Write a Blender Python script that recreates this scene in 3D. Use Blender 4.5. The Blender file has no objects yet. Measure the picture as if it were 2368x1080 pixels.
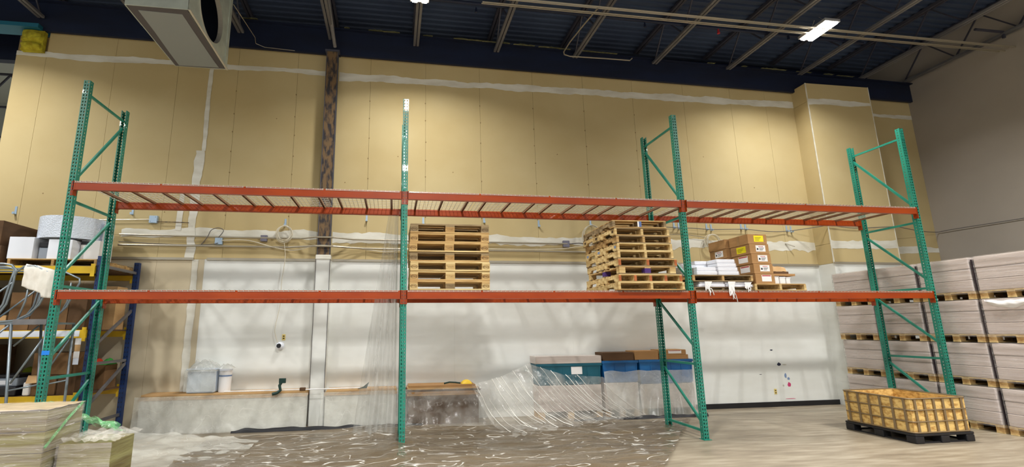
import bpy, bmesh, math, random
from mathutils import Vector, Matrix, noise
random.seed(7)
PI = math.pi
scene = bpy.context.scene
C = scene.collection

# ---------------------------------------------------------------- camera
def set_camera():
    yaw, pitch, roll = 0.143820533, 0.189071456, -0.0104179673
    cy, sy, cp, sp, cr, sr = math.cos(yaw), math.sin(yaw), math.cos(pitch), math.sin(pitch), math.cos(roll), math.sin(roll)
    f = Vector((sy*cp, cy*cp, sp)); r0 = Vector((cy, -sy, 0)); u0 = r0.cross(f)
    r = cr*r0 + sr*u0; u = -sr*r0 + cr*u0
    cd = bpy.data.cameras.new('camera'); co = bpy.data.objects.new('camera', cd); C.objects.link(co)
    m = Matrix(((r.x, u.x, -f.x, 4.39878), (r.y, u.y, -f.y, -6.80526), (r.z, u.z, -f.z, 1.67359), (0, 0, 0, 1)))
    co.matrix_world = m
    cd.sensor_fit = 'HORIZONTAL'; cd.sensor_width = 36; cd.lens = 1072.52/2368*36
    cd.shift_x = (1184-1063.67)/2368; cd.shift_y = (555.61-540)/2368
    cd.clip_start = .05; cd.clip_end = 200
    scene.camera = co
set_camera()
scene.view_settings.view_transform = 'Standard'
scene.view_settings.look = 'None'
scene.view_settings.exposure = 0.12
scene.view_settings.gamma = 1
scene.view_settings.use_curve_mapping = False
w = bpy.data.worlds.new('hall_light'); scene.world = w; w.use_nodes = True
w.node_tree.nodes['Background'].inputs[0].default_value = (0.86, 0.93, 1.0, 1)
w.node_tree.nodes['Background'].inputs[1].default_value = 0.62
LIGHT_W = 265

# ---------------------------------------------------------------- materials
def lin(c): return tuple(((v/255)/12.92 if v/255 <= .04045 else ((v/255+.055)/1.055)**2.4) for v in c)
def mat(name, rgb, rough=.6, metal=0, var=None, scale=(4, 4, 4), bump=0, bscale=None, spec=.5, detail=4, contrast=(.35, .65), coat=0):
    m = bpy.data.materials.new(name); m.use_nodes = True; nt = m.node_tree; b = nt.nodes['Principled BSDF']
    b.inputs['Base Color'].default_value = (*lin(rgb), 1); b.inputs['Roughness'].default_value = rough
    b.inputs['Metallic'].default_value = metal; b.inputs['Specular IOR Level'].default_value = spec
    b.inputs['Coat Weight'].default_value = coat
    if var or bump:
        tc = nt.nodes.new('ShaderNodeTexCoord'); mp = nt.nodes.new('ShaderNodeMapping'); nt.links.new(tc.outputs['Object'], mp.inputs[0])
        mp.inputs['Scale'].default_value = scale
        n = nt.nodes.new('ShaderNodeTexNoise'); n.inputs['Scale'].default_value = 1; n.inputs['Detail'].default_value = detail
        nt.links.new(mp.outputs[0], n.inputs[0])
        if var:
            r = nt.nodes.new('ShaderNodeValToRGB'); r.color_ramp.elements[0].position = contrast[0]; r.color_ramp.elements[1].position = contrast[1]
            r.color_ramp.elements[0].color = (*lin(var), 1); r.color_ramp.elements[1].color = (*lin(rgb), 1)
            nt.links.new(n.outputs['Fac'], r.inputs[0]); nt.links.new(r.outputs[0], b.inputs['Base Color'])
        if bump:
            bp = nt.nodes.new('ShaderNodeBump'); bp.inputs['Strength'].default_value = bump; bp.inputs['Distance'].default_value = .02
            if bscale:
                n2 = nt.nodes.new('ShaderNodeTexNoise'); n2.inputs['Scale'].default_value = bscale; nt.links.new(tc.outputs['Object'], n2.inputs[0]); nt.links.new(n2.outputs['Fac'], bp.inputs['Height'])
            else: nt.links.new(n.outputs['Fac'], bp.inputs['Height'])
            nt.links.new(bp.outputs[0], b.inputs['Normal'])
    return m
def film_mat(name, rgb, alpha, rough=.12, scale=(3, 3, 14), bump=.6, avar=.25, crease_glint=1.4, cops=.6):
    m = bpy.data.materials.new(name); m.use_nodes = True; nt = m.node_tree; b = nt.nodes['Principled BSDF']
    b.inputs['Base Color'].default_value = (*lin(rgb), 1); b.inputs['Roughness'].default_value = rough; b.inputs['Specular IOR Level'].default_value = .8
    tc = nt.nodes.new('ShaderNodeTexCoord'); mp = nt.nodes.new('ShaderNodeMapping'); mp.inputs['Scale'].default_value = scale
    nt.links.new(tc.outputs['Object'], mp.inputs[0])
    n = nt.nodes.new('ShaderNodeTexNoise'); n.inputs['Scale'].default_value = 1; n.inputs['Detail'].default_value = 5; n.inputs['Roughness'].default_value = .6
    nt.links.new(mp.outputs[0], n.inputs[0])
    bp = nt.nodes.new('ShaderNodeBump'); bp.inputs['Strength'].default_value = bump; bp.inputs['Distance'].default_value = .03
    nt.links.new(n.outputs['Fac'], bp.inputs['Height']); nt.links.new(bp.outputs[0], b.inputs['Normal'])
    n3 = nt.nodes.new('ShaderNodeTexNoise'); n3.inputs['Scale'].default_value = crease_glint; n3.inputs['Detail'].default_value = 2; n3.inputs['Distortion'].default_value = .6
    nt.links.new(mp.outputs[0], n3.inputs[0])
    sb = nt.nodes.new('ShaderNodeMath'); sb.operation = 'SUBTRACT'; sb.inputs[1].default_value = .5; ab = nt.nodes.new('ShaderNodeMath'); ab.operation = 'ABSOLUTE'
    nt.links.new(n3.outputs['Fac'], sb.inputs[0]); nt.links.new(sb.outputs[0], ab.inputs[0])
    cr = nt.nodes.new('ShaderNodeMapRange'); cr.inputs[1].default_value = .002; cr.inputs[2].default_value = .013; cr.inputs[3].default_value = cops; cr.inputs[4].default_value = 0
    nt.links.new(ab.outputs[0], cr.inputs[0])
    mxc = nt.nodes.new('ShaderNodeMix'); mxc.data_type = 'RGBA'; mxc.inputs['A'].default_value = (*lin(rgb), 1); mxc.inputs['B'].default_value = (*lin((240, 238, 230)), 1)  # whitened creases: highlight streaks put into the film's colour and opacity
    nt.links.new(cr.outputs[0], mxc.inputs['Factor']); nt.links.new(mxc.outputs['Result'], b.inputs['Base Color'])
    mr = nt.nodes.new('ShaderNodeMapRange'); mr.inputs[1].default_value = .3; mr.inputs[2].default_value = .7
    mr.inputs[3].default_value = max(0, alpha-avar); mr.inputs[4].default_value = min(1, alpha+avar)
    nt.links.new(n.outputs['Fac'], mr.inputs[0])
    mxx = nt.nodes.new('ShaderNodeMath'); mxx.operation = 'MAXIMUM'; nt.links.new(mr.outputs[0], mxx.inputs[0]); nt.links.new(cr.outputs[0], mxx.inputs[1]); nt.links.new(mxx.outputs[0], b.inputs['Alpha'])
    return m
def emit_mat(name, rgb, s):
    m = bpy.data.materials.new(name); m.use_nodes = True; b = m.node_tree.nodes['Principled BSDF']
    b.inputs['Base Color'].default_value = (*lin(rgb), 1); b.inputs['Emission Color'].default_value = (*lin(rgb), 1); b.inputs['Emission Strength'].default_value = s
    return m
M = dict(
 tan=mat('gypsum_tan', (198, 180, 134), .9, var=(190, 170, 122), scale=(.7, .7, .9), detail=6),
 tanlow=mat('gypsum_pale', (205, 192, 163), .85, var=(192, 178, 148), scale=(.6, .6, .6)),
 white=mat('painted_white', (233, 235, 230), .6, var=(222, 223, 216), scale=(.8, .8, 2.5), detail=5),
 compound=mat('joint_compound', (226, 224, 212), .8, var=(206, 202, 186), scale=(2, 2, 6)),
 joint=mat('dark_joint', (140, 118, 78), .9),
 greywall=mat('painted_grey_wall', (166, 158, 148), .7, var=(156, 148, 138), scale=(.5, .5, .5), bump=.05, bscale=60),
 navy=mat('navy_steel', (12, 26, 56), .6, var=(8, 18, 42), scale=(.8, 3, 3)),
 deck=mat('navy_deck', (66, 80, 106), .5, var=(48, 60, 86), scale=(.6, .6, .6)),
 joist=mat('grey_joist', (118, 116, 116), .5, var=(82, 82, 88), scale=(3, .6, 3)),
 joistdark=mat('dark_joist', (62, 62, 74), .5),
 teal=mat('teal_steel', (30, 104, 128), .5),
 green=mat('rack_green', (34, 140, 116), .42, var=(20, 116, 98), scale=(3, 3, 1.5), coat=.2),
 orange=mat('rack_orange', (160, 62, 4), .42, var=(146, 52, 3), scale=(2, 2, 6), coat=.12, spec=.35),
 galv=mat('galvanised', (200, 196, 184), .4, .35),
 chan=mat('channel_steel', (150, 116, 92), .45, .3),
 wood=mat('pallet_wood', (204, 170, 112), .8, var=(156, 118, 68), scale=(2, 14, 22), bump=.2),
 woodlt=mat('pallet_wood_light', (222, 198, 142), .8, var=(180, 146, 90), scale=(2, 14, 22), bump=.2),
 woodgr=mat('pallet_wood_grey', (158, 136, 100), .85, var=(116, 96, 66), scale=(2, 14, 22), bump=.2),
 woodred=mat('pallet_wood_red', (186, 108, 58), .8, var=(150, 80, 40), scale=(2, 14, 22)),
 ink=mat('stamp_ink', (84, 62, 38), .9),
 cardshade=mat('cardboard_shaded', (128, 96, 62), .9, var=(112, 82, 50), scale=(2, 2, 5)),  # darker copy of the cardboard, left-rack shelf shade put into its colour
 card=mat('cardboard', (178, 136, 88), .85, var=(166, 124, 76), scale=(1, 1, 6)),
 cardlt=mat('cardboard_light', (204, 166, 116), .85, var=(190, 150, 100), scale=(1, 1, 6)),
 carddk=mat('cardboard_dark', (100, 72, 46), .9, var=(82, 58, 34), scale=(2, 2, 5)),
 tape=mat('brown_tape', (164, 126, 82), .3),
 paper=mat('white_paper', (238, 236, 234), .7),
 yellowlab=mat('yellow_label', (240, 226, 20), .6),
 red=mat('red_print', (176, 40, 50), .7),
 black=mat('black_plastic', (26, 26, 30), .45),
 darkgap=mat('dark_gap', (52, 42, 48), .5),
 osb=mat('osb_board', (226, 190, 116), .75, var=(180, 136, 70), scale=(13, 13, 24), detail=9, contrast=(.36, .56), bump=.3),
 cage=mat('cage_tube', (138, 118, 88), .45, .3),
 wrap=mat('wrapped_carton', (214, 202, 194), .38, var=(192, 178, 168), scale=(1.2, 1.2, 9), bump=.35, coat=.4),
 wrapgreen=mat('wrapped_carton_green', (140, 136, 84), .3, var=(98, 84, 40), scale=(1.5, 1.5, 16), detail=8, bump=.5, coat=.5),
 bluesteel=mat('blue_rack', (22, 52, 104), .5),
 yellow=mat('yellow_beam', (240, 200, 34), .5, var=(222, 178, 26), scale=(3, 3, 3)),
 beamtag=mat('beam_tag', (222, 228, 240), .5),
 tube=mat('grey_tube', (136, 146, 152), .35, .6),
 cloth=mat('white_cloth', (236, 232, 222), .95, var=(222, 216, 204), scale=(8, 8, 8), bump=.4),
 bubble=mat('bubble_wrap', (218, 226, 238), .25, bump=.7, bscale=45, coat=.4),
 whitebox=mat('white_carton', (234, 238, 246), .6),
 printer=mat('grey_machine', (150, 160, 172), .5),
 bluebin=mat('blue_bin', (18, 110, 178), .45, var=(14, 84, 140), scale=(2, 2, 4)),
 tealbin=mat('teal_bin', (14, 92, 110), .5),
 tote=mat('clear_tote', (196, 210, 226), .3),
 rust=mat('rusty_column', (116, 92, 62), .8, var=(50, 46, 48), scale=(14, 10, 5), detail=9, contrast=(.42, .56)),
 columndark=mat('column_paint', (70, 72, 84), .6),
 insul=mat('yellow_insulation', (196, 186, 50), 1, var=(150, 136, 24), scale=(9, 9, 9), bump=1, detail=7),
 debris=mat('insulation_scrap', (150, 150, 110), 1, var=(110, 112, 80), scale=(14, 14, 14), bump=1),
 ductpan=mat('duct_grey_panel', (140, 146, 146), .6), ductseal=mat('duct_mastic', (86, 82, 84), .8),
 ductwhite=mat('duct_galvanised', (206, 216, 206), .4, .2, var=(190, 200, 192), scale=(5, 5, 5)),
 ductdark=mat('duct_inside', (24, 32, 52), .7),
 conduit=mat('conduit', (176, 168, 150), .35, .5), cable=mat('cable_white', (214, 206, 184), .6), cabledk=mat('cable_dark', (96, 92, 92), .6),
 jbox=mat('junction_box', (168, 190, 210), .45, .3), jboxdk=mat('junction_box_dark', (118, 116, 130), .5, .3),
 blue=mat('blue_tape', (24, 128, 226), .5), purple=mat('purple_paint', (70, 40, 110), .7), bluepaint=mat('blue_paint', (90, 110, 160), .7),
 yellowcase=mat('yellow_case', (240, 200, 50), .5), darkgreen=mat('dark_green', (16, 52, 44), .6),
 redthing=mat('red_fabric', (226, 70, 40), .8), greenthing=mat('green_fabric', (60, 170, 70), .8), lime=mat('lime_fabric', (120, 130, 20), .8),
 stainblue=mat('stain_blue', (120, 142, 176), .8), stainpink=mat('stain_pink', (196, 60, 110), .8), stainblack=mat('stain_black', (40, 44, 66), .8), staingrey=mat('stain_grey', (190, 186, 172), .8),
 farwall=mat('far_white_wall', (178, 184, 180), .8), outlet=mat('outlet_cream', (222, 200, 120), .5),
 loadtop=mat('load_top', (188, 168, 138), .5, var=(176, 158, 124), scale=(2, 2, 2), coat=.3),
 whitewrap=mat('pale_wrap', (228, 226, 216), .5, var=(218, 216, 206), scale=(.8, .8, 2), coat=.2),
 film=film_mat('clear_film', (226, 222, 212), .22, .12, (3, 2.2, 4), .8, .2, crease_glint=1.2, cops=.3),
 filmwhite=film_mat('milky_film', (228, 228, 218), .42, .2, (1.6, 3, 2.2), .5, .14, crease_glint=1.2, cops=.5),
 filmcurtain=film_mat('film_curtain', (190, 190, 184), .34, .2, (7, 2, .4), .6, .26, crease_glint=.8, cops=.25),
 filmfloor=film_mat('film_on_floor', (112, 98, 78), .62, .08, (.8, 4, 3), 1.0, .2, crease_glint=1.7, cops=.8),
 filmfold=mat('film_fold', (238, 236, 228), .25),
 filmgreen=film_mat('green_film', (120, 190, 130), .4, .1, (6, 6, 6), .8),
 filmwrap=film_mat('stretch_film', (236, 228, 228), .18, .08, (1.2, 1.2, 18), 1.0, .14, crease_glint=1.0, cops=.4),
 lamp=emit_mat('lamp_tube', (255, 250, 240), 22), lamphouse=mat('lamp_housing', (190, 190, 192), .4, .3),
)
def floor_mat():
    m = bpy.data.materials.new('concrete_floor'); m.use_nodes = True; nt = m.node_tree; b = nt.nodes['Principled BSDF']
    tc = nt.nodes.new('ShaderNodeTexCoord')
    def N(scale, det, mscale):
        mp = nt.nodes.new('ShaderNodeMapping'); mp.inputs['Scale'].default_value = mscale; mp.inputs['Rotation'].default_value = (0, 0, .25)
        nt.links.new(tc.outputs['Object'], mp.inputs[0]); n = nt.nodes.new('ShaderNodeTexNoise'); n.inputs['Scale'].default_value = scale; n.inputs['Detail'].default_value = det
        nt.links.new(mp.outputs[0], n.inputs[0]); return n
    a = N(1, 6, (.5, 2.2, 1)); c = N(4, 6, (.5, 3, 1))
    r = nt.nodes.new('ShaderNodeValToRGB'); e = r.color_ramp.elements
    e[0].position = .3; e[0].color = (*lin((112, 100, 84)), 1); e[1].position = .72; e[1].color = (*lin((182, 172, 152)), 1)
    x = e.new(.5); x.color = (*lin((146, 134, 114)), 1)
    mx = nt.nodes.new('ShaderNodeMath'); mx.operation = 'MULTIPLY_ADD'; mx.inputs[1].default_value = .5
    hf = nt.nodes.new('ShaderNodeMath'); hf.operation = 'MULTIPLY'; hf.inputs[1].default_value = .5
    nt.links.new(a.outputs['Fac'], hf.inputs[0]); nt.links.new(c.outputs['Fac'], mx.inputs[0]); nt.links.new(hf.outputs[0], mx.inputs[2])
    nt.links.new(mx.outputs[0], r.inputs[0]); nt.links.new(r.outputs[0], b.inputs['Base Color'])
    b.inputs['Roughness'].default_value = .42
    return m
M['floor'] = floor_mat()

# ---------------------------------------------------------------- mesh helpers (all coordinates in metres, world frame)
class MB:
    def __init__(s, o=(0, 0, 0)): s.o = Vector(o); s.v = []; s.f = []
    def box(s, x0, y0, z0, x1, y1, z1):
        n = len(s.v); s.v += [(x, y, z) for z in (z0, z1) for y in (y0, y1) for x in (x0, x1)]
        s.f += [tuple(n+i for i in q) for q in ((0, 2, 3, 1), (4, 5, 7, 6), (0, 1, 5, 4), (2, 6, 7, 3), (0, 4, 6, 2), (1, 3, 7, 5))]; return s
    def bar(s, p, q, w, h=None, up=(0, 0, 1), caps=True):
        h = h or w; p, q = Vector(p), Vector(q); d = (q-p).normalized(); u = Vector(up)
        if abs(d.dot(u)) > .98: u = Vector((0, 1, 0))
        r = d.cross(u).normalized()*(w/2); t = r.cross(d).normalized()*(h/2); n = len(s.v)
        for c in (p, q): s.v += [tuple(c+a*r+b*t) for a, b in ((-1, -1), (1, -1), (1, 1), (-1, 1))]
        s.f += [(n+i, n+(i+1) % 4, n+4+(i+1) % 4, n+4+i) for i in range(4)]
        if caps: s.f += [(n+3, n+2, n+1, n), (n+4, n+5, n+6, n+7)]
        return s
    def tube(s, pts, r, n=8, closed=False):
        pts = [Vector(p) for p in pts]; k = len(pts); base = len(s.v); prev = None
        for i, p in enumerate(pts):
            d = (pts[min(i+1, k-1)]-pts[max(i-1, 0)]).normalized() if not closed else (pts[(i+1) % k]-pts[i-1]).normalized()
            if prev is None: a = d.orthogonal().normalized()
            else: a = (prev-d*prev.dot(d)).normalized()
            prev = a; b = d.cross(a)
            s.v += [tuple(p+r*(math.cos(2*PI*j/n)*a+math.sin(2*PI*j/n)*b)) for j in range(n)]
        for i in range(k-1 if not closed else k):
            i2 = (i+1) % k
            s.f += [(base+i*n+j, base+i*n+(j+1) % n, base+i2*n+(j+1) % n, base+i2*n+j) for j in range(n)]
        if not closed: s.f += [tuple(base+j for j in reversed(range(n))), tuple(base+(k-1)*n+j for j in range(n))]
        return s
    def cyl(s, c, r, h, n=24, r2=None, axis='z', cap=True):
        r2 = r if r2 is None else r2; c = Vector(c); b = len(s.v)
        for k, rr in ((0, r), (1, r2)):
            for j in range(n):
                a, e = rr*math.cos(2*PI*j/n), rr*math.sin(2*PI*j/n)
                s.v.append(tuple(c+{'z': Vector((a, e, k*h)), 'y': Vector((a, k*h, e)), 'x': Vector((k*h, a, e))}[axis]))
        s.f += [(b+j, b+(j+1) % n, b+n+(j+1) % n, b+n+j) for j in range(n)]
        if cap: s.f += [tuple(b+j for j in reversed(range(n))), tuple(b+n+j for j in range(n))]
        return s
    def grid(s, fn, nu, nv):
        b = len(s.v); s.v += [tuple(fn(i/nu, j/nv)) for j in range(nv+1) for i in range(nu+1)]
        s.f += [(b+j*(nu+1)+i, b+j*(nu+1)+i+1, b+(j+1)*(nu+1)+i+1, b+(j+1)*(nu+1)+i) for j in range(nv) for i in range(nu)]; return s
    def poly(s, pts):
        b = len(s.v); s.v += [tuple(p) for p in pts]; s.f.append(tuple(range(b, b+len(pts)))); return s
    def prism(s, pts, d):   # polygon extruded by vector d
        b = len(s.v); k = len(pts); d = Vector(d); s.v += [tuple(p) for p in pts]+[tuple(Vector(p)+d) for p in pts]
        s.f += [tuple(range(b, b+k)), tuple(b+k+i for i in reversed(range(k)))]+[(b+(i+1) % k, b+i, b+k+i, b+k+(i+1) % k) for i in range(k)]; return s
    def build(s, name, m, parent=None, smooth=False, bevel=0, solid=0, kind=None, label=None):
        me = bpy.data.meshes.new(name)
        me.from_pydata([tuple(Vector(v)-s.o) for v in s.v], [], s.f)
        me.materials.append(M[m] if isinstance(m, str) else m)
        if smooth: me.polygons.foreach_set('use_smooth', [True]*len(me.polygons))
        me.update(); ob = bpy.data.objects.new(name, me); C.objects.link(ob)
        if parent: ob.parent = parent
        else: ob.location = s.o
        if bevel:
            b = ob.modifiers.new('bevel', 'BEVEL'); b.width = bevel; b.segments = 2; b.limit_method = 'ANGLE'
        if solid:
            b = ob.modifiers.new('solid', 'SOLIDIFY'); b.thickness = solid; b.offset = 0
        if kind: ob['kind'] = kind
        if label: ob['label'] = label
        return ob
def fixnormals(ob):
    bm = bmesh.new(); bm.from_mesh(ob.data); bmesh.ops.recalc_face_normals(bm, faces=bm.faces); bm.to_mesh(ob.data); bm.free(); return ob
def tag(o, label, cat, group=None):
    o['label'] = label; o['category'] = cat
    if group: o['group'] = group
    return o
def thing(name, label, cat, loc=(0, 0, 0), group=None):
    o = bpy.data.objects.new(name, None); C.objects.link(o); o.location = loc; o.empty_display_size = .1
    return tag(o, label, cat, group)
def kids(o): return [c for c in C.objects if c.parent == o]
def dup(root, loc, label, rotz=None, group=None):
    r = root.copy(); C.objects.link(r); r.location = loc; r['label'] = label
    if rotz is not None: r.rotation_euler = (0, 0, rotz)
    if group: r['group'] = group
    for ch in KIDS(root):
        c = ch.copy(); C.objects.link(c); c.parent = r
        for g in KIDS(ch):
            d = g.copy(); C.objects.link(d); d.parent = c
    return r
_kc = {}
def KIDS(o):
    if o.name not in _kc: _kc[o.name] = kids(o)
    return _kc[o.name]
def text_mesh(name, s, size):
    cu = bpy.data.curves.new(name, 'FONT'); cu.body = s; cu.size = size; cu.align_x = 'CENTER'; cu.align_y = 'CENTER'; cu.resolution_u = 2; cu.extrude = .0004
    o = bpy.data.objects.new(name, cu); me = bpy.data.meshes.new_from_object(o); me.name = name
    bpy.data.objects.remove(o); return me
R = random.uniform
def wob(x, y=0, z=0, s=1): return noise.noise(Vector((x*s, y*s, z*s)))
def struct(mb, name, m, parent=None, **k):
    o = mb.build(name, m, parent, **k)
    if not parent: o['kind'] = 'structure'
    return o
WY = 2.40          # plane of the back wall
PY, PX0, PX1 = 2.0, 13.97, 15.64     # pier in the back wall
RX = 17.3          # right wall
LX = -2.85         # free end of the back wall
S1, T1, T2, TOP, TW = 3.01, 3.45, 6.84, 7.46, 6.95

# ================================================================ STRUCTURE
struct(MB().box(-14, -22, -.2, 20, 12, 0), 'floor', 'floor')
# back wall
wall = struct(MB().box(LX, WY+.02, 0, RX+.2, WY+.2, TOP-.1), 'wall_back', 'joint')
joints = [LX, -2.33, -1.11, .06, 1.19, 2.36, 3.03, 3.85, 5.02, 6.2, 7.4, 8.58, 9.78, 11.05, 12.27, 13.2, PX0]
def panel(x0, x1, z0, z1, m, y=WY, g=.0022):
    return MB().box(x0+g, y, z0+g, x1-g, y+.02, z1-g).build('drywall_panel', m, wall)
def wtop(x): return 7.50-.012*(x+2.5)
for a, b in zip(joints, joints[1:]):
    panel(a, b, S1, T1, 'tan'); panel(a, b, T1, TW, 'tan')
    if a < -2.4: continue
    mb = MB().prism([(a+.0022, WY, TW+.002), (b-.0022, WY, TW+.002), (b-.0022, WY, wtop(b)), (a+.0022, WY, wtop(a))], (0, .02, 0)); mb.build('drywall_panel', 'tan', wall)
for a, b in zip([LX, -1.11, .06, .74], [-1.11, .06, .74, .89]): panel(a, b, 0, S1, 'tanlow', g=.0015)
for a, b in zip([.89, 2.94, 3.2, 5.6, 8.03, 10.4], [2.94, 3.2, 5.6, 8.03, 10.4, PX0]): panel(a, b, 0, S1, 'white', g=.0004)
# pier and recess
struct(MB().box(PX0, PY+.02, 0, PX1, WY+.1, 7.3), 'wall_pier', 'joint')
pier = bpy.data.objects['wall_pier']
for z0, z1, m in ((0, S1, 'white'), (S1, T1, 'tan'), (T1, T2, 'tan'), (T2, 7.3, 'tan')):
    MB().box(PX0-.02, PY, z0+.003, PX1, PY+.02, z1-.003).build('drywall_panel', m, pier)
    MB().box(PX0-.02, PY+.02, z0+.003, PX0, WY, z1-.003).build('drywall_panel', m, pier)
    MB().box(PX1, PY, z0+.003, PX1+.02, WY, z1-.003).build('drywall_panel', m, pier)
    panel(PX1+.02, RX, z0, z1, m)
MB().box(PX0-.03, PY-.006, S1, PX0-.012, PY+.012, 7.3).build('corner_bead', 'compound', pier)
MB().box(PX1-.012+.02, PY-.005, S1, PX1+.024, PY+.012, 7.3).build('corner_bead', 'compound', pier)
# joint compound bands (irregular, trowelled)
def band(x0, x1, z, h, y, parent, seed=0, vert=False, dips=.5, yo=0):
    y += yo
    n = max(6, int(abs((x1-x0))/.07)); top = []; bot = []
    for i in range(n+1):
        t = x0+(x1-x0)*i/n
        a = h*(.5+.32*wob(t, seed, 1, 1.7)+.16*wob(t, seed, 4, 7)); b = h*(.5+.32*wob(t, seed, 9, 1.4)+dips*.3*wob(t, seed, 13, 6))
        if vert: top.append((z+a, y, t)); bot.append((z-b, y, t))
        else: top.append((t, y, z+a)); bot.append((t, y, z-b))
    mb = MB()
    for i in range(n):
        q = [bot[i], bot[i+1], top[i+1], top[i]]
        mb.poly(q)
    mb2 = MB(); mb2.v = mb.v+[(a, b+.004, c) for a, b, c in mb.v]; k = len(mb.v); mb2.f = mb.f+[tuple(k+i for i in reversed(f)) for f in mb.f]
    return mb2.build('joint_compound', 'compound', parent)
band(LX, 3.0, 6.98, .11, WY-.003, wall, 1); band(3.2, PX0-.02, 6.92, .15, WY-.003, wall, 2)
band(-.6, 3.0, 3.50, .17, WY-.003, wall, 3); band(3.2, 8.2, 3.46, .19, WY-.003, wall, 4, dips=1.2); band(8.2, PX0-.02, 3.46, .2, WY-.003, wall, 5, dips=1.4)
band(PX0-.02, PX1, 6.84, .14, PY-.003, pier, 6); band(PX0-.02, PX1, 3.44, .18, PY-.003, pier, 7)
band(PX1+.02, RX, 6.80, .11, WY-.003, wall, 8); band(PX1+.02, RX, 3.40, .15, WY-.003, wall, 9)
band(3.0, 5.15, .60, .17, WY-.003, wall, 10, vert=True, yo=-.004); band(5.15, 6.9, .68, .08, WY-.003, wall, 11, vert=True, yo=-.004)
band(0.55, 3.0, .72, .12, WY-.003, wall, 12, vert=True, yo=-.004); band(3.55, 4.3, .37, .08, WY-.003, wall, 14, vert=True, yo=-.004)
# trim cap over the painted part
for a, b in ((-2.8, .70), (.93, 2.92), (3.22, PX0)):
    MB().box(a, WY-.025, S1-.02, b, WY, S1+.025).build('metal_trim', 'conduit', wall)
MB().box(PX0-.03, PY-.02, S1-.02, PX1, PY, S1+.025).build('metal_trim', 'conduit', pier)
struct(MB().box(10.45, WY-.02, 0, PX0-.02, WY, .10), 'baseboard_back', 'black')
struct(MB().box(PX0-.04, PY-.02, 0, PX1, PY, .10), 'baseboard_pier', 'black')
# stains and old marks on the wall
def blot(x, z, rx, rz, m, y=WY-.002, nm='paint_smudge'):
    k = 12; pts = [(x+rx*(1+.5*wob(math.cos(t)*2+x*9, math.sin(t)*2, z*5))*math.cos(t), y, z+rz*(1+.5*wob(math.cos(t)*3, math.sin(t)*2+z*7, x))*math.sin(t)) for t in [2*PI*i/k for i in range(k)]]
    MB().prism(pts, (0, .001, 0)).build(nm, m, wall)
for x, z, rx, rz, m in ((12.48, 1.16, .035, .012, 'stainblack'), (12.62, .86, .045, .035, 'stainblack'), (12.75, .85, .05, .012, 'staingrey'), (12.74, .62, .03, .05, 'stainblue'), (12.8, .56, .03, .03, 'stainblue'),
                        (12.80, .44, .04, .045, 'stainpink'), (12.66, .42, .02, .02, 'staingrey'), (12.8, .15, .13, .006, 'stainpink'), (12.15, .66, .03, .006, 'stainblack'), (6.24, 3.12, .02, .014, 'stainblack')):
    blot(x, z, rx, rz, m)
for (x, z) in [(-2.0, 4.2), (1.6, 4.0), (3.4, 4.6), (4.45, 5.2), (5.6, 4.9), (7.9, 5.4), (9.1, 4.3), (11.4, 5.5), (12.6, 4.8), (6.9, 4.3), (2.0, 5.9), (0.1, 3.9)]:
    blot(x, z, .012, .012, 'joint', nm='screw_hole')
for x in (1.19, 2.36, 3.85, 5.02, 6.2, 7.4, 8.58, 9.78):
    for k in range(7): blot(x+R(-.01, .01), 3.9+k*.42+R(-.05, .05), .012, .016, 'joint', nm='screw_hole')
# right wall
struct(MB().box(RX, -22, 0, RX+.2, 3.4, 9), 'wall_right', 'greywall')
# upper dark closure and far hall to the left
struct(MB().box(-9, 3.25, 7.3, RX+.2, 3.4, 9), 'wall_upper', 'navy')
struct(MB().box(-14, 9.0, 0, -2.6, 9.2, 9.4), 'wall_far', 'farwall')
struct(MB().box(-14.2, -22, 0, -14, 9.2, 9), 'wall_left', 'farwall')
struct(MB().box(-14, 3.4, 9.0, -2.6, 9.2, 9.1), 'ceiling_far', 'farwall')
# ceiling deck : corrugated sheet, ribs along x
def deck():
    mb = MB(); prof = []; y = -16.0; p = .1524*1.08
    while y < 3.25:
        prof += [(y, 8.46), (y+p*.30, 8.46), (y+p*.38, 8.50), (y+p*.92, 8.50)]; y += p
    xs = [-9, RX]
    for x in xs: mb.v += [(x, a, b) for a, b in prof]
    k = len(prof); mb.f = [(i, i+1, k+i+1, k+i) for i in range(k-1)]
    o = mb.build('ceiling', 'deck'); o['kind'] = 'structure'; return o
ceiling = deck()
MB().box(-9, -16, 8.505, RX, 3.4, 8.6).build('roof_board', 'navy', ceiling)

# ================================================================ ROOF STEEL
def joist(x, label, dark=False):
    o = (x, 0, 7.7); t = thing('roof_joist', label, 'joist', o, 'open web roof joists')
    y0, y1 = -15.5, 2.28
    for s in (-1, 1):
        MB(o).box(x+s*.035-.025, y0, 7.68, x+s*.035+.025, y1, 7.73).build('bottom_chord', 'joist', t)
        MB(o).box(x+s*.035-.025, y0, 8.39, x+s*.035+.025, 3.0, 8.455).build('top_chord', 'joistdark', t)
    y = y1; k = 0
    while y > -6:
        MB(o).bar((x, y, 7.72), (x, y-.55, 8.42), .025).build('web', 'joistdark', t)
        MB(o).bar((x, y-.55, 8.42), (x, y-1.1, 7.72), .025).build('web', 'joistdark', t); y -= 1.1
    mb = MB(o)
    while y > -15:
        mb.bar((x, y, 7.72), (x, y-.55, 8.42), .025, caps=False); mb.bar((x, y-.55, 8.42), (x, y-1.1, 7.72), .025, caps=False); y -= 1.1
    mb.build('web', 'joistdark', t, kind='stuff')
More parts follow.
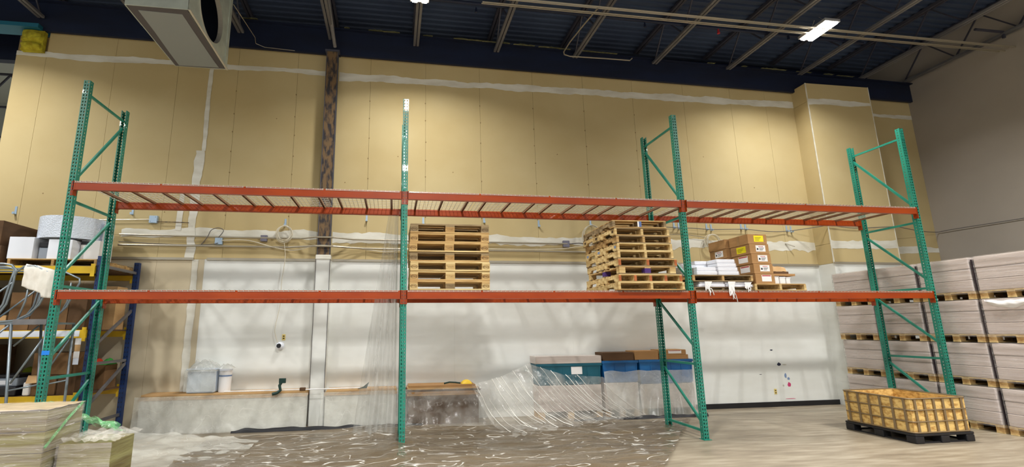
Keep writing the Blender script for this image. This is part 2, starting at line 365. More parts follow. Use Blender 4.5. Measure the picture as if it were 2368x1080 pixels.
for x, l in ((-2.45, 'navy open-web roof joist over the free left end of the tan wall'), (-.6, 'open-web roof joist to the left of the square duct'), (1.22, 'open-web roof joist just above the square duct with the round hole'), (3.03, 'open-web roof joist ending over the rusty column'),
             (4.80, 'open-web roof joist carrying the centre lamp'), (6.57, 'open-web roof joist, first to the right of the centre lamp'), (8.39, 'open-web roof joist, second to the right of the centre lamp'), (10.33, 'open-web roof joist, second to the left of the bright right lamp'),
             (12.22, 'open-web roof joist right beside the bright right lamp'), (14.14, 'open-web roof joist, first to the right of the bright right lamp'), (15.85, 'open-web roof joist, next to the one along the grey wall'), (17.15, 'open-web roof joist running along the grey right wall')):
    joist(x, l)
# edge beam with bottom flange and scraps of insulation
mb = MB((4, 2.3, 7.5)); t = thing('edge_beam', 'long deep navy steel beam running along the top of the back wall', 'beam', (4, 2.3, 7.5))
def bz(x): return 7.53-.0125*(x+2.5), 8.05-.020*(x+2.5)
def slab(x0, x1, y0, y1, f0, f1):
    m_ = MB((4, 2.3, 7.5)); pts = []
    for x in (x0, x1):
        for y in (y0, y1): pts += [(x, y, f0(x)), (x, y, f1(x))]
    m_.v = pts; m_.f = [(0, 1, 3, 2), (4, 6, 7, 5), (0, 4, 5, 1), (2, 3, 7, 6), (1, 5, 7, 3), (0, 2, 6, 4)]; return fixnormals(m_.build('x', 'navy', t))
o_ = slab(-9, RX, 2.30, 2.36, lambda x: bz(x)[0]-.1, lambda x: bz(x)[1]); o_.name = 'web_plate'
o_ = slab(-9, RX, 2.22, 2.62, lambda x: bz(x)[1]-.02, lambda x: bz(x)[1]+.0); o_.name = 'top_flange'
MB((4, 2.3, 7.5)).box(-9, 2.18, 7.42, -2.4, 2.5, 7.5).build('flange_end', 'teal', t)
for i in range(34):   # loose insulation scraps on the flange, each a small crumpled lump
    x = R(1.0, 15.5) if i > 12 else R(5.8, 9.6); z = bz(x)[1]; L = R(.10, .5) if i > 12 else R(.2, .6); h = R(.02, .055); yy = 2.20
    m_ = MB((x, yy, z))
    m_.grid(lambda u, v: (x+(u-.5)*L, yy+.1*math.cos(PI*v)+.06, z-.012+h*math.sin(PI*v)*(.5+.5*math.sin(PI*u))*(1+.8*wob(u*5, v*3, i))+.0), 8, 4)
    o_ = m_.build('insulation_scrap', 'debris', smooth=True); o_.parent = t; o_.location = Vector((x, yy, z))-Vector((4, 2.3, 7.5))
# steel column and its painted casing
o = (3.07, 2.2, 0); t = thing('steel_column', 'rusty brown steel column against the back wall, white casing below', 'column', o)
MB(o).box(2.96, 2.20, 3.08, 3.18, 2.21, 7.36).build('flange', 'rust', t)
MB(o).box(2.96, 2.21, 3.08, 2.975, 2.39, 7.36).build('side', 'columndark', t); MB(o).box(3.165, 2.21, 3.08, 3.18, 2.39, 7.36).build('side', 'columndark', t)
for x in (2.952, 3.178): MB(o).box(x, 2.192, 3.08, x+.012, 2.2, 7.36).build('edge_strip', 'columndark', t)
MB(o).box(2.925, 2.18, 7.36, 3.215, 2.39, 7.40).build('cap_plate', 'columndark', t)
MB(o).box(2.94, 2.2, 0, 3.2, 2.395, 3.06).build('casing', 'white', t, bevel=.006)
MB(o).box(2.93, 2.185, 3.0, 3.21, 2.395, 3.09).build('casing_cap', 'compound', t, bevel=.012)
for x in (2.94, 3.2): MB(o).tube([(x, 2.195, 3.0), (x, 2.193, 2), (x-.003, 2.193, 1.2), (x-.004, 2.19, 0)], .006, 6).build('edge_cord', 'cabledk', t)
tag(MB((3.06, 1.5, 7.9)).tube([(3.05, .3, 8.35), (3.06, 1.35, 8.0), (3.12, 2.17, 7.45)], .035, 8).build('kicker_brace', 'joist'), 'slanting steel kicker brace from the roof to the column head', 'brace')
# conduits under the roof
PB = (11, .3, 7.4)
for k, (dy, dz, r) in enumerate(((0, 0, .014), (.10, .05, .014), (.17, .01, .012), (.26, .05, .012))):
    tag(MB(PB).tube([(5.9, .26+dy, 7.43+dz), (9, .28+dy, 7.425+dz+.01), (13, .28+dy, 7.41+dz), (RX, .28+dy, 7.40+dz)], r, 8).build('conduit', 'conduit'),
        ['pale roof conduit, the one nearest the camera in the bundle of four', 'pale roof conduit, second of the bundle of four', 'pale roof conduit, third of the bundle of four', 'pale roof conduit, farthest of the bundle of four'][k], 'conduit', 'roof conduits')
t = thing('sprinkler_pipe', 'dark navy sprinkler pipe passing through the joist webs', 'pipe', (9, 1.03, 7.8))
MB((9, 1.03, 7.8)).tube([(4.9, .96, 7.82), (9, 1.03, 7.82), (14.6, 1.1, 7.8)], .032, 10).build('pipe', 'navy', t)
for x, m in ((5.9, 'navy'), (9.4, 'navy'), (11.05, 'red'), (12.7, 'navy')):
    MB((9, 1.03, 7.8)).cyl((x, 1.05, 7.69), .028, .10, 10, .016).build('sprinkler_head', m, t)
tag(MB((8.3, 1.5, 7.6)).tube([(8.05, .36, 7.46), (8.02, .9, 7.52), (7.98, 1.55, 7.56), (7.99, 1.93, 7.58), (8.05, 2.05, 7.60), (8.2, 2.10, 7.60), (9.0, 2.10, 7.61), (9.62, 2.10, 7.61), (9.68, 2.1, 7.67)], .014, 8).build('bent_conduit', 'conduit'), 'thin pale conduit bent around under the second joist right of the centre lamp', 'conduit')
tag(MB((1.9, 1.6, 7.2)).tube([(1.52, .95, 7.35), (1.58, 1.3, 7.32), (1.62, 1.9, 7.36), (1.55, 2.2, 7.42), (1.7, 2.28, 7.40), (2.3, 2.28, 7.37)], .006, 6).build('hanging_wire', 'conduit'), 'thin hanging wire to the right of the square duct', 'wire')
tag(MB((17, 1, 7.6)).tube([(16.4, .3, 7.74), (17.1, .3, 7.74), (17.1, .3, 7.6)], .03, 6).build('bridging_angle', 'joistdark'), 'dark bridging angle at the joist along the grey wall', 'brace')
# yellow insulation batt
mb = MB((-2.55, 2.3, 7.2)); mb.grid(lambda u, v: (-2.73+.37*u+.02*wob(v*4, 1), 2.30-.10*math.sin(PI*min(1, max(0, u)))**.4*math.sin(PI*v)**.35*(1+.2*wob(u*6, v*7, 3)) + (.07*math.exp(-((v-.36)/.05)**2)), 7.0+.42*v), 14, 20)
mb.box(-2.73, 2.31, 7.0, -2.36, 2.39, 7.42)
tag(mb.build('insulation_batt', 'insul', smooth=False), 'tuft of yellow insulation at the top left end of the wall', 'insulation')
# far hall truss seen through the gap
lamp_far = True
for i, (yy, zz) in enumerate(((5.6, 8.2), (7.4, 7.2))):
    o = (-7, yy, zz); t = thing('hall_truss', ['dark roof truss in the hall beyond, the upper one', 'dark roof truss in the hall beyond, the lower one'][i], 'truss', o, 'trusses in the hall beyond')
    MB(o).bar((-13, yy, zz), (-3, yy, zz), .05).build('chord', 'joistdark', t); MB(o).bar((-13, yy, zz-.9), (-3, yy, zz-.9), .05).build('chord', 'joistdark', t)
    x = -9
    while x < -3.3: MB(o).bar((x, yy, zz), (x+.6, yy, zz-.9), .035).build('web', 'joistdark', t); MB(o).bar((x+.6, yy, zz-.9), (x+1.2, yy, zz), .035).build('web', 'joistdark', t); x += 1.2

# square duct drop with round opening
def duct():
    x0, x1, y0, y1, z0, z1 = .59, 1.42, -.42, 1.15, 6.2, 7.75; o = (1.0, .3, 6.9)
    t = thing('air_duct', 'big square galvanised duct box with a round opening, hanging at upper left', 'duct', o)
    MB(o).box(x0+.01, y0+.01, z0+.006, x1-.01, y1-.01, z0+.03).build('bottom_panel', 'ductseal', t)
    mb = MB(o); pts = [(x0+.13, y0+.10), (x1-.12, y0+.12), (x1-.12, y0+.5), (x1-.11, y1-.22), (x1-.10, y1-.05), (x0+.08, y1-.04), (x0+.09, y1-.4), (x0+.12, y0+.6)]
    mb.prism([(a, b, z0) for a, b in pts], (0, 0, .006)); fixnormals(mb.build('bottom_plate', 'ductpan', t))
    MB(o).box(x0, y0, z0+.006, x1, y0+.012, z1).build('front_panel', 'ductwhite', t)
    for z in (6.42, 6.72, 7.05): MB(o).box(x0+.02, y0-.006, z, x1-.02, y0, z+.03).build('seam', 'galv', t)
    MB(o).box(x0, y1-.012, z0+.006, x1, y1, z1).build('back_panel', 'ductwhite', t)
    MB(o).box(x0, y0+.012, z0+.006, x0+.012, y1-.012, z1).build('side_panel', 'ductwhite', t)
    # right side with the hole
    cy_, cz, r = .35, 6.73, .46; n = 48; mb = MB(o); ring = []; out = []
    for i in range(n):
        a = 2*PI*i/n; c, s = math.cos(a), math.sin(a); ring.append((cy_+r*c, cz+r*s))
        k = min(((y1-cy_)/c if c > 0 else (y0-cy_)/c) if abs(c) > 1e-6 else 9, ((z1-cz)/s if s > 0 else (z0-cz)/s) if abs(s) > 1e-6 else 9)
        out.append((cy_+k*c, cz+k*s))
    for x in (x1, x1-.012): mb.v += [(x, a, b) for a, b in ring]+[(x, a, b) for a, b in out]
    for i in range(n):
        j = (i+1) % n
        mb.f += [(i, j, n+j, n+i), (2*n+i, 3*n+i, 3*n+j, 2*n+j), (i, 2*n+i, 2*n+j, j)]
    fixnormals(mb.build('side_panel', 'ductwhite', t))
    mb = MB(o); mb.v = [(x1-q, cy_+r*1.0*math.cos(2*PI*i/n), cz+r*1.0*math.sin(2*PI*i/n)) for q in (-.015, .06) for i in range(n)]
    mb.f = [(i, (i+1) % n, n+(i+1) % n, n+i) for i in range(n)]; mb.build('collar', 'galv', t, solid=.004)
    MB(o).box(x1, y1-.10, z0+.02, x1+.014, y1, z1).build('corner_flange', 'ductwhite', t)
    MB(o).bar((x1+.02, y0, z0+.01), (x1+.02, y1, z0-.0), .03, .02).build('edge_angle', 'galv', t)
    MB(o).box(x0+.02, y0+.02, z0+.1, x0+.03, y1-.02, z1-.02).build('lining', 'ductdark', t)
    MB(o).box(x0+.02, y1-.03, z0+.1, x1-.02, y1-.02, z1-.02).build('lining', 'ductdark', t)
    for x in (x0, x1):
        for y in (y0, y1): MB(o).bar((x, y, z1), (x, y, 8.46), .02).build('hanger_strap', 'galv', t)
duct()

# high bay lamps (all carry a real area light that shines down)
def lamp(x, y, z, label, power=1.42):
    o = (x, y, z); t = thing('high_bay_lamp', label, 'lamp', o, 'high bay lamps')
    MB(o).box(x-.17, y-.31, z+.03, x+.17, y+.31, z+.09).build('housing', 'lamphouse', t, bevel=.01)
    for s in (-1, 1):
        MB(o).box(x+s*.085-.047, y-.29, z, x+s*.085+.047, y+.29, z+.03).build('light_tube', 'lamp', t, bevel=.012)
    for s in (-1, 1): MB(o).tube([(x, y+s*.2, z+.09), (x, y+s*.05, 7.7)], .004, 5).build('hanger_cable', 'conduit', t)
    L = bpy.data.lights.new('lamp_light', 'AREA'); L.shape = 'RECTANGLE'; L.size = .34; L.size_y = .6; L.energy = LIGHT_W*power; L.color = (1, .985, .955); L.spread = math.radians(146)
    lo = bpy.data.objects.new('lamp_light', L); C.objects.link(lo); lo.location = (0, 0, -.02); lo.parent = t
lamp(12.7, .38, 7.4, 'bright two-tube high bay lamp at the right of the ceiling', .55); lamp(4.78, .27, 7.4, 'bright high bay lamp cut by the top edge of the picture', .55)
for x, n1 in ((-3.2, 'left'), (4.78, 'middle'), (12.7, 'right')):  # out-of-view rows added for illumination and a smoother wall
    for y, n2 in ((-4.4, 'just before the camera'), (-9.2, 'behind the camera'), (-14, 'far behind the camera')): lamp(x, y, 7.4, 'added unseen high bay lamp %s, %s row' % (n2, n1))
lamp(-3.2, .38, 7.4, 'added high bay lamp outside the photo, up at the far left', .55); lamp(-7.5, 6.2, 7.0, 'unseen high bay lamp added to light the hall beyond the wall end')  # both out of view, put in for their light

# ================================================================ PALLET RACK
BAY, DEP, HT = 4.55, 1.02, 5.235
rack = thing('pallet_rack', 'tall three-bay pallet rack with green uprights and long orange beams', 'rack', (0, 0, 0))
def upright_mesh():
    mb = MB(); p = .0508; n = int(HT/p)
    def face(cols, holes, P, zh0, zh1):
        zs = [0]
        for k in range(n): zs += [k*p+zh0, k*p+zh1]
        zs.append(HT); b = len(mb.v); nc = len(cols)
        for z in zs: mb.v += [P(c, z) for c in cols]
        for j in range(len(zs)-1):
            for i in range(nc-1):
                if j % 2 == 1 and i in holes: continue
                mb.f.append((b+j*nc+i, b+j*nc+i+1, b+(j+1)*nc+i+1, b+(j+1)*nc+i))
    face([-.041, -.028, -.010, .010, .028, .041], (1, 3), lambda c, z: (c, 0, z), .012, .040)
    for s in (-1, 1): face([0, .030, .044, .074], (1,), lambda c, z: (s*.041, c, z), .018, .034)
    for s in (-1, 1): face([.041, .026], (), lambda c, z: (s*c, .074, z), .018, .034)
    return mb
up0 = None
for i in range(4):
    x = i*BAY
    fr = MB((x, DEP/2, 0)).bar((x, .06, 5.05), (x, DEP-.06, 5.05), .026, .034).build('upright_frame', 'green', rack)
    fr.location = (x, DEP/2, 0)
    for k, (ya, za, yb, zb) in enumerate(((DEP-.06, 4.93, .05, 3.77), (DEP-.06, 3.46, .06, 3.46), (DEP-.06, 3.35, .05, 2.44), (DEP-.06, 2.29, .06, 2.29), (DEP-.06, 2.14, .05, 1.35), (DEP-.06, 1.10, .06, 1.10), (DEP-.06, .99, .05, .22), (DEP-.06, .12, .06, .12))):
        MB((x, DEP/2, 0)).bar((x, ya, za), (x, yb, zb), .026, .036).build('brace', 'green', fr)
    for yy, rz in ((0, 0), (DEP, PI)):
        if up0 is None:
            u = upright_mesh().build('upright', 'green', fr, solid=.0025); up0 = u
        else:
            u = up0.copy(); C.objects.link(u); u.parent = fr
        u.location = (0, yy-DEP/2, .004); u.rotation_euler = (0, 0, rz)
        MB((x, DEP/2, 0)).box(x-.065, yy-(.03 if rz == 0 else .09), 0, x+.065, yy+(.09 if rz == 0 else .03), .006).build('foot_plate', 'green', fr)
MB().box(-.045, -.006, 1.40, .045, -.002, 1.455).build('tape_band', 'blue', rack, label='blue tape on the left upright')
LV = (2.11, 3.60)
def beam(i, z, rear):
    xa, xb = i*BAY+.045, (i+1)*BAY-.045; s = -1 if rear else 1; y = DEP if rear else 0
    prof = [(-.032, 0), (-.032, .110), (-.026, .118), (-.006, .118), (-.004, .092), (.030, .092), (.030, .004), (.026, 0)]
    mb = MB(); pts = [(xa, y+s*a, z+b) for a, b in prof]; mb.prism(pts, (xb-xa, 0, 0)); o = fixnormals(mb.build('beam', 'orange', rack))
    for q, e in ((xa, 1), (xb, -1)):
        m_ = MB(); x0, x1 = sorted((q-e*.043, q-e*.0)); m_.box(x0, y-s*.008 if s > 0 else y+.002, z-.075, x1, y-.002 if s > 0 else y+.008, z+.125)
        x0, x1 = sorted((q-e*.004, q+e*.004)); ya, yb = sorted((y-s*.034, y+s*.045)); m_.box(x0, ya, z-.075, x1, yb, z+.125)
        ya, yb = sorted((y-s*.034, y-s*.028)); x0, x1 = sorted((q-e*.004, q+e*.02)); m_.box(x0, ya, z-.004, x1, yb, z+.122)
        c = m_.build('connector', 'orange', o)
        for k in range(4):
            MB().box(q-e*.024-.006, y-s*.0105 if s > 0 else y+.007, z-.055+k*.05, q-e*.024+.006, y-s*.0075 if s > 0 else y+.0105, z-.055+k*.05+.014).build('hook_stud', 'joistdark', o)
for i in range(3):
    for z in LV:
        beam(i, z, False); beam(i, z, True)

# wire mesh decks, four per bay
def deck_proto():
    o = thing('wire_deck', '', 'deck', (0, 0, 0)); mb = MB(); Wd = 1.08; y0, y1 = -.036, DEP+.036; r = .0052
    n = int(Wd/.0655)
    for k in range(n+1):
        x = .01+k*(Wd-.02)/n; mb.bar((x, y0, .0), (x, y1, .0), r, r, caps=False)
        mb.bar((x, y0, .0), (x, y0, -.022), r, r, up=(0, 1, 0), caps=False); mb.bar((x, y1, .0), (x, y1, -.022), r, r, up=(0, 1, 0), caps=False)
    for k in range(11): y = y0+.01+k*(y1-y0-.02)/10; mb.bar((0, y, -.005), (Wd, y, -.005), r, r)
    for y in (y0, y1): mb.bar((0, y, -.022), (Wd, y, -.022), r, r)
    mb.build('wire_mesh', 'galv', o)
    for x in (.14, .55, .96):
        m_ = MB(); m_.box(x-.016, .035, -.012, x+.016, DEP-.035, -.009); m_.box(x-.016, .035, -.042, x-.013, DEP-.035, -.009); m_.box(x+.013, .035, -.042, x+.016, DEP-.035, -.009)
        m_.box(x-.016, .012, -.026, x+.016, .035, -.009); m_.box(x-.016, DEP-.035, -.026, x+.016, DEP-.012, -.009)
        m_.build('support_channel', 'chan', o)
    return o
dk = deck_proto(); first = True
ordn = ('first', 'second', 'third', 'fourth')
for li, (z, ln) in enumerate(zip(LV, ('lower', 'upper'))):
    for b, bn in enumerate(('left', 'middle', 'right')):
        for k in range(4):
            lab = 'wire mesh deck on the %s orange beams of the %s bay, %s from the left' % (ln, bn, ordn[k]); loc = (b*BAY+.055+k*1.112, 0, z+.124)
            if first: dk.location = loc; dk['label'] = lab; dk['group'] = 'wire decks on the rack'; first = False; d0 = dk
            else: dup(d0, loc, lab)
ZD = LV[0]+.124+.004     # top of the lower decks

# ================================================================ PALLETS ON THE LOWER SHELF
def ring_mesh(r, w, sx=1.0):
    mb = MB(); n = 28
    for k in range(n):
        a = 2*PI*k/n
        for q in (r-w, r+w): mb.v.append((q*sx*math.cos(a), 0, q*math.sin(a)*.75))
    mb.f = [(2*k, 2*k+1, (2*k+3) % (2*n), (2*k+2) % (2*n)) for k in range(n)]; return mb
epal = text_mesh('stamp_text', 'EPAL', .042); epal.materials.append(M['ink'])
def euro(label, loc, tint=('woodlt', 'wood'), rz=0):
    Wx, Dy, H = 1.2, .8, .142; o = thing('wooden_pallet', label, 'pallet', loc, 'stack of stamped block pallets'); o.rotation_euler = (0, 0, rz)
    a, b = tint
    for k in range(5):
        y = [0, .175, .3275, .48, .655][k]; wd = [.145, .10, .145, .10, .145][k]; MB().box(R(0, .004), y, .120, Wx-R(0, .006), y+wd, .142).build('deck_board', a if k % 2 else b, o, bevel=.002)
    for x, wd in ((0, .12), (.53, .14), (1.08, .12)): MB().box(x, 0, .098, x+wd, Dy, .119).build('cross_board', b, o)
    for y, wd in ((0, .1), (.3275, .145), (.7, .1)): MB().box(0, y, 0, Wx, y+wd, .021).build('bottom_board', a, o, bevel=.002)
    for y, wd in ((.002, .1), (.3275, .145), (.7, .1)):
        for j, (x, wx) in enumerate(((0.002, .118), (.53, .14), (1.08, .118))):
            bl = MB().box(x, y, .0215, x+wx, y+wd, .0975).build('block', random.choice((a, b, 'woodgr') if R(0, 1) < .25 else (a, b)), o)
            if y < .01:
                if j != 1:
                    s = ring_mesh(.036, .0022, 1.25).build('stamp', 'ink', bl); s.location = (x+wx/2, y-.0008, .060)
                    t = bpy.data.objects.new('stamp', epal); C.objects.link(t); t.parent = bl; t.location = (x+wx/2, y-.0008, .060); t.rotation_euler = (PI/2, 0, 0)
                else:
                    m_ = MB()
                    for q in range(6): xx = x+.025+q*.016; zz = .05+R(0, .012); m_.box(xx, y-.0012, zz, xx+R(.005, .013), y-.0004, zz+.006); m_.box(xx, y-.0012, zz+.014, xx+.007, y-.0004, zz+.018)
                    m_.build('stamp', 'ink', bl)
    return o
pos = ('bottom pallet', 'second pallet from the bottom', 'third pallet from the bottom', 'middle pallet', 'third pallet from the top', 'second pallet from the top', 'top pallet')
off = ((.0, 0), (.004, .01), (.006, 0), (-.004, .005), (-.012, -.01), (.0, 0), (.002, -.008))
for k in range(7):
    euro('%s of the seven stamped block pallets in the middle bay' % pos[k], (4.635+off[k][0], .02+off[k][1], ZD+.001+k*.1428), (('woodlt', 'wood'), ('wood', 'woodlt'), ('woodlt', 'woodlt'), ('wood', 'woodgr'), ('woodlt', 'wood'), ('wood', 'wood'), ('wood', 'woodgr'))[k], rz=R(-.004, .004))
def stringer(o, x, wd, D, z0, h, m, notch=True):
    pts = [(x, 0, z0), (x, .15, z0)]
    if notch: pts += [(x, .17, z0+h*.42), (x, .38, z0+h*.42), (x, .40, z0), (x, D-.40, z0), (x, D-.38, z0+h*.42), (x, D-.17, z0+h*.42), (x, D-.15, z0)]
    pts += [(x, D, z0), (x, D, z0+h), (x, 0, z0+h)]
    return fixnormals(MB().prism(pts, (wd, 0, 0)).build('stringer', m, o))
def gma(label, loc, Wx, D=1.2, H=.12, posts=3, m='wood', ms=None, mb_='wood', rz=0, group='stack of mixed wooden pallets', missing=()):
    o = thing('wooden_pallet', label, 'pallet', loc, group); o.rotation_euler = (0, 0, rz); ms = ms or m; t = .015
    nb = 7
    for k in range(nb):
        if k in missing: continue
        wd = .135 if k in (0, 6) else R(.08, .11); y = k*(D-.135)/(nb-1); MB().box(R(-.006, .006), y, H-t, Wx+R(-.006, .006), y+wd, H).build('deck_board', random.choice((m, m, mb_)), o)
    for k in (0, 2, 3, 4, 6):
        wd = .11; y = k*(D-.11)/(nb-1); MB().box(R(-.006, .006), y, 0, Wx+R(-.006, .006), y+wd, t).build('bottom_board', random.choice((m, mb_)), o)
    for j in range(posts):
        x = j*(Wx-.04)/(posts-1)
        stringer(o, x, .04, D, t, H-2*t, ms)
    return o
gx = [(7.82, 8.925), (7.835, 8.895), (7.855, 8.80), (7.85, 8.825), (7.85, 8.785), (7.845, 8.775), (7.845, 8.76), (7.82, 8.75), (7.80, 8.695)]
gl = ['bottom pallet of the tall mixed stack, resting on the orange beam', 'mixed-stack pallet with five reddish end posts, second from the bottom', None, 'mixed-stack pallet with reddish end posts, fourth from the bottom', 'middle pallet of the tall mixed stack with a pale notched side', 'sixth pallet from the bottom of the tall mixed stack, with blue marks on its side', 'third pallet from the top of the tall mixed stack', 'second pallet from the top of the tall mixed stack, with dark marks on its corner', 'top pallet of the tall mixed stack with a blue and white middle post']
gm = [('woodlt', 'woodlt', 'wood'), ('woodlt', 'woodred', 'wood'), None, ('wood', 'woodred', 'woodgr'), ('woodlt', 'woodlt', 'woodgr'), ('woodlt', 'woodlt', 'wood'), ('wood', 'wood', 'woodgr'), ('woodgr', 'woodlt', 'wood'), ('wood', 'woodgr', 'wood')]
HG = .1222
for k in range(9):
    loc = (gx[k][0], -.10, ZD+.001+k*HG); Wx = gx[k][1]-gx[k][0]; rz = (0, .004, 0, -.006, .004, 0, -.004, .006, -.02)[k]
    if k == 2:
        o = thing('wooden_pallet', 'mixed-stack block pallet with a purple painted middle block, third from the bottom', 'pallet', loc, 'stack of mixed wooden pallets')
        for q in range(6): y = q*(1.15-.12)/5; MB().box(0, y, HG-.017, Wx, y+.12, HG-.002).build('deck_board', 'woodlt' if q % 2 else 'wood', o)
        for y in (0, .5, 1.05): MB().box(0, y, 0, Wx, y+.1, .016).build('bottom_board', 'woodgr', o)
        for x in (0, Wx/2-.05, Wx-.1): MB().box(x, 0, HG-.03, x+.1, 1.15, HG-.0175).build('cross_board', 'wood', o)
        for y in (0.001, .5, 1.05):
            for j, x in enumerate((0.001, Wx/2-.05, Wx-.1)): MB().box(x, y, .0165, x+.098, y+.1, HG-.0305).build('block', 'purple' if (j == 1 and y < .1) or (j == 0 and y == .5) else 'woodlt', o)
    else:
        m, ms, m2 = gm[k]; redp = ms == 'woodred'; o = gma(gl[k], loc, Wx, H=HG-.0015, posts=5 if k == 1 else 3, m=m, ms='woodlt' if redp else ms, mb_=m2, rz=rz)
        if redp:
            n_ = 5 if k == 1 else 3
            for j in range(n_): x = j*(Wx-.04)/(n_-1); MB().box(x-.001, -.003, .016, x+.041, .004, HG-.017).build('end_paint', 'woodred', o)
        if k == 8: MB().box(Wx/2-.01, -.004, .016, Wx/2+.03, -.001, HG-.02).build('paint_patch', 'bluepaint', o); MB().box(Wx/2-.035, -.004, .016, Wx/2-.012, -.001, HG-.02).build('paint_patch', 'paper', o)
        if k in (5, 7):
            for q in ((.04, .10), (.62, .70), (1.08, 1.15)):
                MB().box(-.0015, q[0], .045, -.0003, q[1], .085).build('paint_mark', 'stainblue' if k == 5 else 'ink', o)
# right bay: wrapped sheet bundles between grey pallets
gma('low grey pallet under the torn white bundles, right bay', (9.15, .02, ZD+.001), 1.06, 1.0, .055, posts=3, m='woodgr', ms='woodgr', mb_='woodgr', group='pallets in the right bay')
def flat(x0, y0, z0, x1, y1, z1, label, m='whitebox', group='white wrapped flat packs'):
    cx, cy = (x0+x1)/2, (y0+y1)/2; o = (cx, cy, z0); t = thing('flat_pack', label, 'package', o, group)
    MB(o).box(x0, y0, z0, x1, y1, z1).build('pack', m, t, bevel=.008)
    def f(u, v):
        # stretch film bulging around the pack
        a = u*2*PI; c, s = math.cos(a), math.sin(a); hx, hy = (x1-x0)/2+.006, (y1-y0)/2+.006
        k = 1/max(abs(c), abs(s)); rr = 1+.008*wob(u*30, v*6, z0*9)
        return (cx+hx*c*k*rr, cy+hy*s*k*rr, z0-.002+(z1-z0+.004)*v)
    MB(o).grid(f, 64, 3).build('film', 'filmwrap', t, smooth=True); return t
zb = ZD+.058
flat(9.24, 0, zb, 9.70, .9, zb+.045, 'torn white wrapped pack, lower left under the grey pallet'); flat(9.72, 0, zb, 10.19, .9, zb+.04, 'torn white wrapped pack, lower right under the grey pallet')
flat(9.26, .01, zb+.047, 9.69, .9, zb+.085, 'upper left white pack sandwiched below the grey pallet'); flat(9.71, .01, zb+.047, 10.16, .9, zb+.085, 'upper right white pack sandwiched below the grey pallet')
gma('weathered grey pallet lying on the torn white bundles', (9.13, -.02, zb+.088), 1.07, 1.05, .105, posts=3, m='woodgr', ms='wood', mb_='woodgr', group='pallets in the right bay')
z2 = zb+.196
labs = [('bottom', 'left'), ('second', 'left'), ('third', 'left'), ('top', 'left')]
for k in range(4):
    nm = ('bottom', 'second', 'third', 'top')[k]
    flat(9.24+.02*k if k < 3 else 9.42, .02+.02*k, z2+k*.067, 9.60, .92, z2+k*.067+.062, '%s white wrapped pack of the left pile above the grey pallet' % nm) if k < 2 else flat(9.30+.1*(k-2), .28, z2+k*.067, 9.62, .92, z2+k*.067+.062, '%s white wrapped pack of the left pile above the grey pallet' % nm)
    flat(9.63, .02+.01*k, z2+k*.067, 9.99-.01*k, .92, z2+k*.067+.062, '%s white wrapped pack of the right pile above the grey pallet' % nm)
for q, (x, z, l) in enumerate(((9.35, ZD+.09, .2), (9.76, ZD+.09, .30), (10.05, ZD+.08, .16))):
    mb = MB((x, -.02, z))
    for j in range(4):
        pts = [(x+R(-.02, .05), -.02, z+.02)]
        for s in range(5): pts.append((pts[-1][0]+R(-.02, .03), -.045-R(0, .012), z+.02-(s+1)*l/5*R(.6, 1)))
        mb.tube(pts, .007, 5)
    mb.grid(lambda u, v: (x-.04+.13*u*(1-v*.5)+.01*wob(u*9, v*4), -.05-.01*wob(u*7, v*7, q), z+.05-l*.62*v*(1+.5*wob(u*4, q))), 8, 6)
    tag(mb.build('torn_film', 'paper', smooth=True), ['shred of torn white film hanging over the orange beam, the left one', 'longest shred of torn white film hanging over the orange beam', 'shred of torn white film hanging over the orange beam, the right one'][q], 'film', 'torn film shreds')
